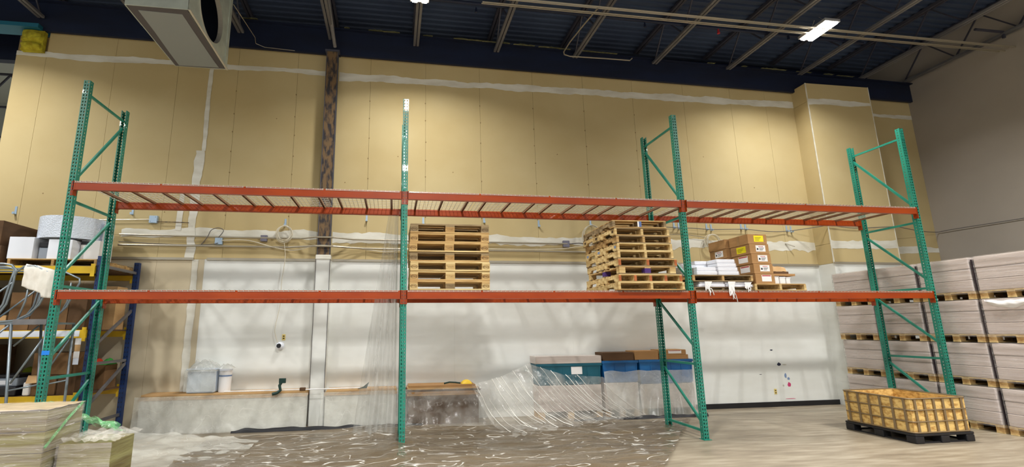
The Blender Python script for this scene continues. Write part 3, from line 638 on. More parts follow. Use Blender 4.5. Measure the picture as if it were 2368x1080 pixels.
# cartons on a pallet
gma('pale pallet under the stack of brown cartons, right bay', (10.215, -.02, ZD+.001), .94, 1.0, .112, posts=3, m='wood', ms='woodlt', mb_='wood', group='pallets in the right bay')
def carton(x0, y0, z0, x1, y1, z1, label, m='card', group='brown cartons in the right bay', front=None, side=None, cat='box', tapes=True):
    o = ((x0+x1)/2, (y0+y1)/2, z0); t = thing('carton', label, cat, o, group)
    MB(o).box(x0, y0, z0, x1, y1, z1).build('body', m, t, bevel=.004)
    if tapes:
        MB(o).box((x0+x1)/2-.025, y0-.001, z1-.05, (x0+x1)/2+.025, y0+.0, z1+.001).build('tape_strip', 'tape', t)
        MB(o).box((x0+x1)/2-.025, y0-.001, z1, (x0+x1)/2+.025, y1+.001, z1+.001).build('tape_strip', 'tape', t)
        MB(o).box(x0-.001, (y0+y1)/2-.03, z0, x0, (y0+y1)/2+.03, z1).build('tape_strip', 'tape', t) if side == 'tape' else None
    def lab(kind, P, w_, h_):
        bg = MB(o); ink = MB(o)
        def q(mb, a0, b0, a1, b1, d):
            if P == 'f': mb.box(x0+a0, y0-d, z0+b0, x0+a1, y0-.0004, z0+b1)
            else: mb.box(x0-d, y1-a1, z0+b0, x0-.0004, y1-a0, z0+b1)
        q(bg, w_[0], h_[0], w_[1], h_[1], .0014)
        b = bg.build('shipping_label', 'yellowlab' if kind == 'y' else 'paper', t); W_, H_ = w_[1]-w_[0], h_[1]-h_[0]
        if kind == 'w':
            q(ink, w_[0]+W_*.10, h_[0]+H_*.25, w_[0]+W_*.26, h_[0]+H_*.55, .002)
            for k in range(3): q(ink, w_[0]+W_*.35, h_[0]+H_*(.2+.16*k), w_[0]+W_*(.7+.08*k), h_[0]+H_*(.27+.16*k), .002)
            ink.build('print', 'black', b); i2 = MB(o); ink = i2
            for k in range(4): q(ink, w_[0]+W_*(.3+.13*k), h_[0]+H_*.72, w_[0]+W_*(.38+.13*k), h_[0]+H_*.86, .002)
            ink.build('print', 'red', b)
        elif kind == 'r': q(ink, w_[0]+W_*.05, h_[0]+H_*.8, w_[0]+W_*.95, h_[0]+H_*.96, .002); ink.build('print', 'red', b)
        elif kind == 'y':
            for k in range(3): q(ink, w_[0]+W_*.12, h_[0]+H_*(.2+.22*k), w_[0]+W_*(.55+.1*k), h_[0]+H_*(.26+.22*k), .002)
            ink.build('print', 'ink', b)
    if front: lab(front, 'f', ((x1-x0)*.32, (x1-x0)*.82), ((z1-z0)*.22, (z1-z0)*.86))
    if side in ('w', 'r', 'y'): lab(side, 's', ((y1-y0)*.32, (y1-y0)*.80), ((z1-z0)*.2, (z1-z0)*.85))
    return t
zc = ZD+.115; hc = .163
cs = [('r', None), ('w', 'r'), ('w', 'r'), ('w', 'y'), ('y', 'tape')]
cl = ['bottom carton of the front stack of five, with a red-headed label', 'second carton from the bottom in the front stack of five', 'middle carton of the front stack of five', 'fourth carton from the bottom in the front stack, with a yellow label on its side', 'top carton of the front stack, with a yellow label on its front']
for k in range(5):
    dx = (.02, .01, -.005, -.02, -.035)[k]; carton(10.225+dx+.02, .0, zc+k*(hc+.002), 10.575+dx+.02, .44, zc+k*(hc+.002)+hc, cl[k], front=cs[k][0], side=cs[k][1])
for k in range(5):
    carton(10.20-.012*k, .47, zc+k*(hc+.002), 10.55-.012*k, .9, zc+k*(hc+.002)+hc, ['bottom carton of the hidden rear stack', 'second carton of the rear stack', 'middle carton of the rear stack', 'rear-stack carton with a white label on its side', 'top carton of the rear stack, plain brown side'][k], side='w' if k == 3 else None)
for k, (a, b) in enumerate(((10.64, 10.74), (10.75, 10.86), (10.87, 10.95))):
    o = (a, .05, zc); t = thing('white_tub', ['white tub beside the carton stack, the left one of three', 'middle one of the three white tubs beside the carton stack', 'white tub at the pallet end, the right one of three'][k], 'tub', o, 'white tubs on the pallet')
    MB(o).box(a, .05, zc, b-.005, .4, zc+.125-.012*k).build('body', 'paper', t, bevel=.01); MB(o).box(a-.003, .045, zc+.112-.012*k, b-.002, .405, zc+.13-.012*k).build('lid', 'whitebox', t, bevel=.004)
zt = zc+.132
tag(MB((10.8, .2, zt)).box(10.62, .03, zt, 11.03, .42, zt+.035).build('flattened_carton', 'card', bevel=.003), 'flattened brown carton lying on the white tubs, the lower one', 'cardboard', 'flattened cartons')
tag(MB((10.8, .2, zt+.04)).box(10.60, .05, zt+.037, 10.93, .44, zt+.075).build('flattened_carton', 'carddk', bevel=.003), 'darker flattened carton lying on top of another, right of the carton stack', 'cardboard', 'flattened cartons')
mb = MB((10.75, .2, zt+.08)); mb.grid(lambda u, v: (10.60+.33*u+.006*wob(u*8, v*5), .06+.30*(1 if v > .98 else v*.98)+.0, zt+.077+.105*(math.sin(PI*max(.0, min(1, v)))**.3)*(math.sin(PI*u)**.12)+.012*wob(u*6, v*6, 5)), 14, 12)
tag(mb.build('paper_sack', 'cardlt', smooth=True), 'crumpled tan paper sack on top of the flattened cartons', 'bag')

# ================================================================ WRAPPED LOADS ALONG THE RIGHT WALL
def load_proto():
    # local frame: x depth away from the aisle, y width, z up; front face at x=0
    o = thing('wrapped_load', '', 'pallet load', (0, 0, 0), 'wrapped pallet loads along the right wall'); Wy, Dx = .775, 1.2
    for k in range(6): x = k*(Dx-.11)/5; MB().box(x, 0, .108, x+.11, Wy, .126).build('deck_board', 'wood' if k % 2 else 'woodlt', o)
    for y in (0.0, Wy/2-.05, Wy-.1):
        MB().box(0, y, .09, Dx, y+.1, .107).build('cross_board', 'woodlt', o); MB().box(0, y, 0, Dx, y+.1, .018).build('bottom_board', 'woodlt', o)
        for x in (0.002, Dx/2-.06, Dx-.122): MB().box(x, y+.001, .0185, x+.12, y+.099, .0895).build('block', 'wood', o)
    for k in range(3):
        z = .128+k*.1845; dx = (.0, .006, .002)[k]
        MB().box(dx, .006, z, Dx-.01, Wy-.006, z+.181).build('carton_layer', 'wrap', o, bevel=.012)
    def f(u, v):
        a = u*2*PI; c, s = math.cos(a), math.sin(a); k = 1/max(abs(c), abs(s)); rr = 1+.006*wob(u*40, v*9, 3)
        z = .085+.60*v; return (Dx/2+(Dx/2+.006)*c*k*rr, Wy/2+(Wy/2+.004)*s*k*rr, z+.006*wob(u*20, v*3))
    MB().grid(f, 88, 10).build('film', 'filmwrap', o, smooth=True)
    MB().grid(lambda u, v: (Dx*u, Wy*v, .684+.010*wob(u*9, v*9, 2)+.006), 14, 10).build('top_film', 'filmwhite', o, smooth=True)
    return o
lp = load_proto(); P83 = .832; first = True
lev = ('on the floor', 'second level', 'third level', 'top level'); coln = ('against the wall pier', 'second column from the pier', 'third column from the pier', 'fourth column from the pier', 'last column, cut by the picture edge')
for c_ in range(5):
    for l_ in range(4):
        loc = (13.765+(.0, .012, .004, .018)[l_]+R(-.008, .008)+.0, 1.165-c_*P83+R(-.006, .006)+.005*l_, .001+l_*.6885+(0.0)); lab = 'film-wrapped load at right wall, %s, %s' % (lev[l_], coln[c_])
        if first: lp.location = loc; lp['label'] = lab; l0 = lp; first = False; _kc.clear()
        else: dup(l0, loc, lab)
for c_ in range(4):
    for l_ in range(4):   # dark strips filling the gaps between columns
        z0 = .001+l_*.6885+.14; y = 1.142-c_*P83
        tag(MB((13.9, y, z0)).box(13.785, y-.0+.0, z0, 14.6, y+.012, z0+.5).build('dark_strip', 'darkgap'), 'dark filler between wrapped loads, level %s, gap %s from the pier' % (('one, at the floor', 'two', 'three', 'four, the top')[l_], ordn[c_]), 'filler', 'dark fillers between loads')
mb = MB((13.74, -1.0, 2.0)); mb.grid(lambda u, v: (13.745-.02*math.sin(PI*v)-.012*wob(u*8, v*5), -.62-.55*u, 2.03-.12*v*math.sin(PI*u)**.6+.02*wob(u*4, v*2)), 22, 6)
tag(mb.build('loose_film_tail', 'paper', smooth=True), 'loose tail of white film hanging below a top load at far right', 'film')

# OSB crate: bulk container cage lined with board
def crate():
    x0, x1, y0, y1 = 11.79, 12.79, -.79, .27; o = (12.29, -.26, 0); t = thing('crate', 'low open crate of caged strand board on a black plastic base', 'crate', o)
    base = MB(o).box(x0, y0, .10, x1, y1, .135).build('pallet_base', 'black', t, bevel=.01)
    for x in (x0+.0, (x0+x1)/2-.07, x1-.14):
        for y in (y0, (y0+y1)/2-.07, y1-.14): MB(o).box(x, y, 0, x+.14, y+.14, .10).build('foot', 'black', base, bevel=.012)
    for y in (y0+.02, y1-.05): MB(o).box(x0+.1, y, 0.0, x1-.1, y+.03, .02).build('runner', 'black', base)
    for x in (x0+.02, x1-.05): MB(o).box(x, y0+.1, 0.0, x+.03, y1-.1, .02).build('runner', 'black', base)
    a, zt = .028, .605
    MB(o).box(x0+a, y0+a, .136, x0+a+.012, y1-a, zt).build('board_panel', 'osb', t); MB(o).box(x1-a-.012, y0+a, .136, x1-a, y1-a, zt).build('board_panel', 'osb', t)
    MB(o).box(x0+a+.0125, y0+a, .136, x1-a-.0125, y0+a+.012, zt).build('board_panel', 'osb', t); MB(o).box(x0+a+.0125, y1-a-.012, .136, x1-a-.0125, y1-a, zt).build('board_panel', 'osb', t)
    MB(o).box(x0+a+.0125, y0+a+.0125, .136, x1-a-.0125, y1-a-.0125, .15).build('board_panel', 'osb', t)
    def loop(z, r, nm):
        rc = .07; pts = []
        for cx, cy, a0 in ((x1-rc, y1-rc, 0), (x0+rc, y1-rc, 90), (x0+rc, y0+rc, 180), (x1-rc, y0+rc, 270)):
            for k in range(5): q = math.radians(a0+22.5*k); pts.append((cx+(rc-.012)*math.cos(q), cy+(rc-.012)*math.sin(q), z))
        MB(o).tube(pts, r, 6, closed=True).build(nm, 'cage', t, smooth=True)
    loop(.612, .011, 'cage_rim'); loop(.455, .009, 'cage_rail'); loop(.295, .009, 'cage_rail'); loop(.148, .010, 'cage_rail')
    for k in range(6):
        y = y0+.10+k*(y1-y0-.2)/5
        for x in (x0+.014, x1-.014): MB(o).bar((x, y, .14), (x, y, .61), .032, .012, up=(1, 0, 0)).build('cage_upright', 'cage', t)
    for k in range(6):
        x = x0+.10+k*(x1-x0-.2)/5
        for y in (y0+.014, y1-.014): MB(o).bar((x, y, .14), (x, y, .61), .032, .012, up=(0, 1, 0)).build('cage_upright', 'cage', t)
crate()

# ================================================================ LOADS BEHIND THE RACK, ALONG THE WALL
for xa, xb, lab in ((.2, 2.92, 'long low stack of tan boards against the wall, left of the column casing'), (3.22, 4.5, 'low stack of tan boards against the wall, right of the column casing')):
    o = ((xa+xb)/2, 2.17, 0); t = thing('board_stack', lab, 'boards', o, 'low board stacks under film')
    MB(o).box(xa+.02, 2.02, .001, xb-.02, 2.37, .54).build('wrapped_base', 'whitewrap', t)
    for k in range(3): MB(o).box(xa+.02*k, 2.0+.004*k, .542+.032*k, xb-.01*k, 2.375, .571+.032*k).build('board', ('cardlt', 'wood', 'cardlt')[k], t)
    mb = MB(o); mb.grid(lambda u, v: (xa-.05+(xb-xa+.08)*u, 1.985-.012*wob((xa+(xb-xa)*u)*8, v*2)-.06*(v**3)-.02*abs(wob((xa+(xb-xa)*u)*14, v*4, 2)), .60*(1-v)+.004), int(40*(xb-xa)), 14); mb.build('film_skirt', 'filmwhite', t, smooth=True)
o = (5.3, 2.1, 0); t = thing('board_stack', 'short stack of brown boards on the floor just right of the second upright', 'boards', o)
for k in range(6): MB(o).box(4.66+.02*(k % 3), 1.93+.01*(k % 2), .46+.036*k, 6.02-.05*(k % 3), 2.37, .494+.036*k).build('board', ('carddk', 'cardlt', 'card')[k % 3], t)
MB(o).box(4.7, 1.96, .001, 5.98, 2.36, .459).build('wrapped_base', 'carddk', t)
mb = MB(o); mb.grid(lambda u, v: (4.6+1.6*u, 1.92-.30*v**2-.03*wob(u*12, v*3), .6*(1-v)**1.2+.012+.03*abs(wob(u*9, v*5, 3))), 50, 14); mb.build('film_skirt', 'film', t, smooth=True)
mb = MB((5.8, 2.05, .68)); mb.grid(lambda u, v: (5.68+.20*u, 2.0+.18*v, .677+.07*math.sin(PI*u)**.5*math.sin(PI*v)**.4), 12, 10); mb.box(5.69, 2.01, .676, 5.87, 2.17, .682)
tag(mb.build('yellow_case', 'yellowcase', smooth=True), 'small rounded yellow case lying on the brown boards', 'case')
tag(MB((5.5, 2.08, .68)).tube([(5.36, 2.05, .69), (5.45, 2.0, .715), (5.58, 2.06, .70), (5.66, 2.04, .69)], .014, 7).build('dark_strap', 'darkgreen'), 'small dark strap lying beside the yellow case', 'strap')
tag(MB((2.5, 2.0, .64)).tube([(1.55, 2.02, .655), (2.4, 2.015, .655), (3.2, 2.02, .655), (3.95, 2.015, .66)], .010, 8).build('white_pole', 'paper'), 'thin white pole lying along the front of the long board stack', 'pole')
mb = MB((2.5, 1.97, .75)); mb.tube([(2.36, 1.93, .60), (2.44, 1.94, .62), (2.49, 1.95, .66), (2.47, 1.95, .74), (2.50, 1.96, .80)], .026, 8); mb.box(2.46, 1.93, .78, 2.57, 1.97, .86)
tag(mb.build('hand_tool', 'darkgreen'), 'dark green hand tool standing on the long board stack', 'tool')
mb = MB((3.9, 1.98, .68)); mb.prism([(3.80, 1.99, .645), (3.96, 1.99, .65), (4.0, 1.99, .76), (3.90, 1.99, .68)], (0, .02, 0)); tag(fixnormals(mb.build('dark_wedge', 'darkgreen')), 'dark green wedge at the right end of the long board stack', 'tool')
tag(MB((3.0, 2.0, .66)).box(2.80, 1.99, .636, 2.90, 2.05, .69).build('small_block', 'carddk', bevel=.01), 'small brown block left of the column casing', 'block')
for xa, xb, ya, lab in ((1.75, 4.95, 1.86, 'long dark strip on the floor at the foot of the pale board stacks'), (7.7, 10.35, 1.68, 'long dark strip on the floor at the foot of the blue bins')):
    tag(MB(((xa+xb)/2, ya, 0)).grid(lambda u, v: (xa+(xb-xa)*u, ya+.06*v+.02*wob(u*9, v), .002+.05*math.sin(PI*v)*(1+.7*wob(u*14, v, xa))), 60, 6).build('hem_strip', 'black', smooth=True), lab, 'strip')  # added dark strip drawing the dark line along the film hem
# tote and drum in a plastic bag
o = (1.15, 2.2, .638); t = thing('storage_tote', 'pale translucent tote with a clear bag bunched over its top', 'tote', o)
MB(o).box(.92, 2.03, .638, 1.38, 2.35, 1.02).build('body', 'tote', t, bevel=.025); MB(o).box(.905, 2.015, 1.02, 1.395, 2.365, 1.045).build('rim', 'tote', t, bevel=.008)
mb = MB(o); mb.grid(lambda u, v: (.90+.50*u+.03*wob(u*5, v*5, 1), 1.99+.39*v, 1.0+.17*math.sin(PI*u)**.6*math.sin(PI*v)**.5*(1+.7*wob(u*6, v*6, 3))), 24, 18); mb.build('plastic_bag', 'filmwhite', t, smooth=True)
MB(o).grid(lambda u, v: (.895+.51*u, 2.0-.02*abs(wob(u*10, v*6)), 1.03-.36*v), 24, 8).build('bag_skirt', 'filmwhite', t, smooth=True)
o = (1.50, 2.17, .638); t = thing('white_drum', 'white pail with a blue stripe beside the bagged tote', 'pail', o)
MB(o).cyl((1.50, 2.17, .638), .098, .36, 28, .105).build('body', 'paper', t, smooth=False); MB(o).cyl((1.50, 2.17, .998), .112, .03, 28).build('lid', 'whitebox', t)
MB(o).cyl((1.50, 2.17, .90), .1055, .025, 28, .1058, cap=False).build('stripe', 'stainblue', t)
tag(MB((1.5, 2.1, 1.03)).grid(lambda u, v: (1.38+.26*u, 2.06+.22*v, 1.032+.07*math.sin(PI*u)**.6*math.sin(PI*v)**.5*(1+.8*wob(u*7, v*6, 8))), 14, 12).build('plastic_bag', 'filmwhite', smooth=True), 'crumpled clear bag on top of the white pail', 'bag')
# bins with cartons on top
def bin_(x0, x1, z0, z1, m, label, group='blue bins by the wall'):
    o = ((x0+x1)/2, 2.18, z0); t = thing('storage_bin', label, 'bin', o, group)
    mb = MB(o); y0, y1 = 2.0, 2.36
    mb.v = [(x0+.03, y0+.02, z0), (x1-.03, y0+.02, z0), (x1-.03, y1-.02, z0), (x0+.03, y1-.02, z0), (x0, y0, z1), (x1, y0, z1), (x1, y1, z1), (x0, y1, z1)]
    mb.f = [(3, 2, 1, 0), (0, 1, 5, 4), (1, 2, 6, 5), (2, 3, 7, 6), (3, 0, 4, 7), (4, 5, 6, 7)]; mb.build('body', m, t, bevel=.01)
    MB(o).box(x0-.01, y0-.012, z1-.05, x1+.01, y1+.005, z1).build('rim', m, t, bevel=.006)
    n = max(2, int((x1-x0)/.22))
    for k in range(n+1): x = x0+.03+k*(x1-x0-.06)/n; MB(o).box(x-.008, y0+.0, z0+.03, x+.008, y0+.02, z1-.05).build('rib', m, t)
    return t
def base(x0, x1, z, label):
    o = ((x0+x1)/2, 2.18, 0); t = thing('wrapped_pile', label, 'pallet load', o, 'low loads under the bins')
    MB(o).box(x0, 2.02, .12, x1, 2.36, z).build('carton', 'wrap', t, bevel=.01)
    for k in range(3): x = x0+k*(x1-x0-.12)/2; MB(o).box(x, 2.03, 0, x+.12, 2.35, .118).build('block', 'wood', t)
base(7.14, 8.40, .60, 'low wrapped load under the wide teal bin'); base(8.46, 9.16, .62, 'low wrapped load under the mid-blue bin'); base(9.2, 10.34, .58, 'low wrapped load under the bright blue bin')
bin_(7.12, 8.41, .602, 1.0, 'tealbin', 'wide teal bin by the wall with a grey board on top, seen through film'); bin_(8.44, 9.17, .622, 1.035, 'bluebin', 'mid-blue bin by the wall, between the teal bin and the bright blue one'); bin_(9.20, 10.34, .582, 1.04, 'bluebin', 'bright blue bin by the wall behind the third upright')
tag(MB((7.7, 2.18, 1.0)).box(7.10, 1.99, 1.002, 8.42, 2.37, 1.14).build('grey_carton', 'wrap', bevel=.006), 'flat grey-tan carton lying on the wide teal bin', 'box')
MB((7.7, 2.18, .8)).box(7.80, 1.995, .80, 8.02, 1.999, .94).build('bin_label', 'paper').parent = None
tag(bpy.data.objects['bin_label'], 'white paper notice stuck on the wide teal bin', 'label'); 
carton(8.46, 2.0, 1.037, 9.1, 2.36, 1.19, 'long dark brown carton on the mid-blue bin', m='carddk', group='cartons on the bins', tapes=False)
carton(9.12, 2.0, 1.042, 9.62, 2.36, 1.21, 'brown carton on the bright blue bin, left of two', group='cartons on the bins', tapes=False)
carton(9.64, 2.0, 1.042, 10.26, 2.36, 1.13, 'flat brown carton on the bright blue bin, right of two', group='cartons on the bins', tapes=False, front=None)
carton(9.66, 2.0, 1.132, 10.22, 2.34, 1.225, 'flat carton with red print on top of another, at the right end of the bins', group='cartons on the bins', tapes=False, front='r')

# ================================================================ PLASTIC FILM
def lerp(a, b, t): return Vector(a)*(1-t)+Vector(b)*t
def pl(pts, t):
    t = max(0, min(.9999, t))*(len(pts)-1); i = int(t); return lerp(pts[i], pts[i+1], t-i)
topE = [(5.85, 1.92, .66), (6.45, 1.95, .80), (6.95, 1.95, 1.02), (7.6, 1.95, .80), (8.42, 1.95, .74)]
botE = [(6.3, .55, .03), (7.1, .85, .03), (7.8, 1.2, .02), (8.5, 1.55, .02), (9.2, 1.75, .02)]
def swoop(u, v):
    a, b = pl(topE, u), pl(botE, u); p = a*(1-v)+b*v; sag = math.sin(PI*v)
    p.z -= .22*sag*(1-u*.6)*1.0; p.z = max(p.z, .015)
    f = .035*math.sin(u*70+3*wob(u*6, v*2, 1))*(v**.5)*(1-.4*u)+.03*wob(u*9, v*4, 7)
    p.z += abs(f)*.9; p.y -= f*.6; p.x += .02*wob(u*8, v*8); return p
fs = tag(MB((7.2, 1.3, .3)).grid(swoop, 190, 40).build('film_sheet', 'film', smooth=True), 'clear plastic film draped in folds from the teal bin down to the floor', 'film')
for k in range(26):
    u0 = (k+.5+R(-.3, .3))/26*.97; v0, v1 = (0.0 if R(0, 1) < .5 else R(.1, .4)), R(.75, 1); du = R(-.02, .05); pts = []
    for j in range(15):
        v = v0+(v1-v0)*j/14; p = Vector(swoop(min(1, max(0, u0+du*v)), v)); p.y -= .012; p.z += .008; pts.append(p)
    MB((7.2, 1.3, .3)).tube(pts, R(.003, .008), 5).build('film_fold', 'filmfold', fs, smooth=True)
def dr(u, v):
    x = 8.44+1.98*u; f = .025*math.sin(u*34+2.5*v+2*wob(u*5, v))*(.2+v)
    return (x+.06*v*math.sin(u*11), 1.955-.17*v**1.5-f, .84-.835*v+.03*(1-v)*wob(u*7, 1))
tag(MB((9.4, 1.8, .4)).grid(dr, 120, 30).build('film_sheet', 'filmwhite', smooth=True), 'milky plastic film hanging over the fronts of the blue bins', 'film')
# hanging curtain of film
def cur(u, v):
    z = 3.58-3.56*v; xl = 4.30-.50*v; xr = 4.47-.01*v; x = xl+(xr-xl)*u
    return (x, .93+.035*math.sin(u*26+wob(v*2, 3)*2)*(1+.3*v)+.02*wob(u*5, v*6), z)
tag(MB((4.2, .95, 1.8)).grid(cur, 60, 60).build('film_curtain', 'filmcurtain', smooth=True), 'narrow curtain of clear film hanging beside the second upright down to the floor', 'film')
# big sheet lying crumpled on the floor
def xmax(y): return 9.85+(y-1.5)*.80
def fl(u, v):
    y = -3.2+4.7*v; x0 = 1.6+.35*math.sin(v*5)+.8*(v-.5); x = x0+(xmax(y)-x0)*u
    r1 = abs(wob(x*.55+y*.2, y*2.6, 3)); r2 = abs(wob(x*1.8-y*.5, y*7, 8))
    z = .012+.075*max(0, .35-r1)**1.2*2+.028*max(0, .3-r2)*2
    for cx, cy, h, rr in ((4.55, -.05, .10, .4), (9.1, 0, .07, .4), (4.3, 1.2, .08, .7)):
        d = ((x-cx)**2+((y-cy)*1.2)**2)**.5; z += h*math.exp(-(d/rr)**2)*(1+.5*wob(x*5, y*5, 1))
    return (x, y, max(z, .006))
tag(MB((5, -.8, 0)).grid(fl, 240, 170).build('film_sheet', 'filmfloor', smooth=True), 'wide crumpled sheet of clear film lying on the concrete around the upright feet', 'film')

# ================================================================ NEAR LEFT WRAPPED CARTONS
def nearload():
    x0, x1, y0, y1 = .12, 1.41, -2.05, -1.56; o = (.77, -1.8, 0); t = thing('wrapped_cartons', 'near block of cartons tightly wrapped in greenish film, bottom left corner', 'pallet load', o)
    for k in range(4): MB(o).box(x0+k*.34, y0, .10, x0+k*.34+.2, y1, .118).build('deck_board', 'wood', t)
    for x in (x0, (x0+x1)/2-.06, x1-.12): MB(o).box(x, y0, 0, x+.12, y1, .099).build('block', 'wood', t)
    for k in range(5):
        z = .12+k*.178
        for j in range(3): MB(o).box(x0+j*.4325, y0+.004*(k % 2), z, x0+j*.4325+.428, y1-.004*(k % 2), z+.175).build('carton', 'wrapgreen', t, bevel=.006)
    MB(o).box(x1, -1.78, .83, x1+.002, -1.66, .90).build('white_label', 'paper', t)
    def f(u, v):
        a = u*2*PI; c, s = math.cos(a), math.sin(a); k = 1/max(abs(c), abs(s)); rr = 1+.012*wob(u*50, v*14, 3)
        return (.765+.655*c*k*rr, -1.805+.255*s*k*rr, .1+.92*v+.01*wob(u*20, v*3))
    MB(o).grid(f, 120, 40).build('film', 'filmwrap', t, smooth=True)
    MB(o).grid(lambda u, v: (.11+1.31*u, -2.06+.51*v, 1.014+.010*wob(u*9, v*9, 2)), 20, 10).build('top_board', 'loadtop', t)
    MB(o).tube([(1.425, -1.60, 1.01), (1.435, -1.8, .9), (1.43, -2.05, .70)], .012, 6).build('film_rope', 'filmgreen', t)
nearload()
t = thing('carton', 'low olive-brown film-wrapped carton to the right of the near wrapped block', 'box', (1.68, -1.75, 0), 'cartons at the bottom left')
MB((1.68, -1.75, 0)).box(1.47, -1.94, 0.001, 1.90, -1.55, .70).build('body', 'wrapgreen', t, bevel=.006); MB((1.68, -1.75, 0)).grid(lambda u, v: (1.46+.45*u+.006*wob(u*9, v*9), -1.952-.012*wob(u*8, v*12, 3), .70*v), 20, 30).build('film', 'filmwrap', t, smooth=True)
mb = MB((1.3, -1.4, .8)); mb.grid(lambda u, v: (1.0+.65*u+.05*wob(u*5, v*5), -1.50+.30*v, 1.0-.22*u-.12*v+.07*wob(u*6, v*7, 4)), 30, 20)
tag(mb.build('green_film', 'filmgreen', smooth=True), 'crumpled green tinted film over the back corner of the near wrapped block', 'film')
mb = MB((1.75, -1.7, .74)); mb.grid(lambda u, v: (1.45+.5*u, -1.98+.5*v, .715+.07*abs(wob(u*6, v*7, 9))), 26, 22)
tag(mb.build('film_scrap', 'film', smooth=True), 'scrap of clear film on the low brown carton', 'film')
def lf(u, v):
    x = -.1+2.5*u; return (x, 1.15-1.6*v, .02+.5*(1-v)**2*(1-u)**1.0*(.6+.5*wob(u*4, v*4, 1))+.05*abs(wob(u*9, v*8, 4)))
tag(MB((1, .4, .2)).grid(lf, 60, 40).build('film_sheet', 'filmwhite', smooth=True), 'pale heap of clear film on the floor beside the left upright', 'film')

# ================================================================ BLUE AND YELLOW RACK AT LEFT
br = thing('storage_rack', 'old storage rack with dark blue uprights and yellow beams at far left', 'rack', (-.2, 1.7, 0)); O = (-.2, 1.7, 0)
def bup(x, y, z):
    mb = MB(O); mb.box(x-.04, y-.002, 0, x+.04, y+.002, z); mb.box(x-.04, y, 0, x-.036, y+.07, z); mb.box(x+.036, y, 0, x+.04, y+.07, z); mb.build('upright', 'bluesteel', br)
    m2 = MB(O)
    for k in range(int(z/.0762)): m2.box(x-.026, y-.004, k*.0762+.03, x-.014, y-.0021, k*.0762+.055); m2.box(x+.014, y-.004, k*.0762+.03, x+.026, y-.0021, k*.0762+.055)
    m2.build('slot_row', 'black', br, kind='stuff')
for x in (-.2, -3.6):
    bup(x, 1.2, 2.87); bup(x, 2.26, 2.91)
    for a, b in (((x, 1.24, 2.72), (x, 2.26, 2.72)), ((x, 2.27, 2.05), (x, 1.24, 1.42)), ((x, 1.24, 1.2), (x, 2.27, 1.2)), ((x, 2.27, 1.15), (x, 1.24, .5)), ((x, 1.24, .3), (x, 2.27, .3))):
        MB(O).bar(a, b, .03, .045).build('brace', 'joist', br)
for z0, z1 in ((2.59, 2.70), (1.60, 1.72), (.64, .76)):
    for y in (1.165, 2.30):
        b = MB(O).box(-3.56, y, z0, -.245, y+.04, z1).build('beam', 'yellow', br)
        MB(O).box(-.30, y-.006, z0-.05, -.24, y, z1+.04).build('connector', 'yellow', b)
        if z0 == 1.60 and y < 1.5: MB(O).box(-3.5, y-.003, z0+.022, -.33, y-.0005, z1-.01).build('tag_strip', 'beamtag', b)
    MB(O).box(-3.56, 1.2, z1-.02, -.245, 2.3, z1+.001).build('shelf_board', 'carddk', br)
tags = thing('tag_cards', 'white paper cards hanging in a column from the yellow beam end', 'card', (-.32, 1.15, 1.4))
for k in range(4): MB((-.32, 1.15, 1.4)).box(-.365+.004*(k % 2), 1.150, 1.50-k*.098, -.285, 1.153, 1.595-k*.098).build('card', ('paper', 'cardlt', 'paper', 'beamtag')[k], tags)
LG = 'goods on the blue and yellow rack'
gma('wooden pallet on the top level of the blue and yellow rack', (-1.52, 1.22, 2.702), 1.26, 1.05, .12, m='woodgr', ms='wood', mb_='wood', group='pallets on the left rack')
carton(-1.57, 1.26, 2.823, -1.22, 1.62, 3.17, 'white carton at the left front of the top pallet, left rack', m='whitebox', group='white cartons', tapes=False)
carton(-1.02, 1.27, 2.823, -.68, 1.6, 3.14, 'white carton in front of the bubble roll, behind the left upright', m='whitebox', group='white cartons', tapes=False)
carton(-.66, 1.45, 2.823, -.38, 1.8, 3.16, 'small white carton with a black label, right end of the top pallet', m='paper', group='white cartons', tapes=False)
tag(MB((-.5, 1.44, 3.1)).box(-.66, 1.444, 3.09, -.50, 1.449, 3.15).build('black_label', 'black'), 'black label on the right-hand white carton', 'label')
tag(MB((-1.1, 1.5, 2.9)).box(-1.20, 1.35, 2.823, -1.05, 1.7, 3.02).build('grey_device', 'printer', bevel=.01), 'grey device wedged between two white cartons on the left rack', 'device')
tag(MB((-1.1, 1.5, 3.0)).box(-1.19, 1.33, 3.021, -1.04, 1.7, 3.11).build('black_device', 'black', bevel=.01), 'black device stacked on the grey one, left rack', 'device')
o = (-.93, 1.83, 3.17); t = thing('bubble_roll', 'huge roll of bubble wrap standing on the top pallet, left rack', 'roll', o)
mb = MB(o); mb.cyl((-.93, 1.75, 3.175), .50, .36, 56); mb.build('roll', 'bubble', t); MB(o).cyl((-.93, 1.75, 3.530), .06, .02, 16).build('core', 'card', t); MB(o).cyl((-.93, 1.75, 2.825), .20, .349, 20).build('inner_core', 'card', t)
MB(o).grid(lambda u, v: (-.42+.03*u+.02*wob(v*5, 1), 1.55+.25*u, 3.5-.42*v), 4, 12).build('loose_end', 'bubble', t, smooth=True)
carton(-2.75, 1.2, 2.702, -1.62, 2.2, 3.02, 'big dark brown carton at the left edge, lower of two, left rack', m='carddk', group='dark cartons at the left edge', tapes=False)
carton(-2.7, 1.22, 3.022, -1.66, 2.22, 3.42, 'big dark brown carton at the left edge, upper of two, left rack', m='carddk', group='dark cartons at the left edge', tapes=False)
mid = [(-1.42, 'cardshade'), (-1.12, 'carddk'), (-.86, 'cardshade'), (-.6, 'carddk')]  # both tones carry the shade of the shelf in their colour
for k, (x, m) in enumerate(mid):
    carton(x, 1.28, 1.722, x+(.29 if k == 0 else .25), 1.75, 2.30+.02*(k % 2), 'brown carton on the middle level of the left rack, %s from the left' % ordn[k], m=m, group='cartons on the middle level', tapes=False)
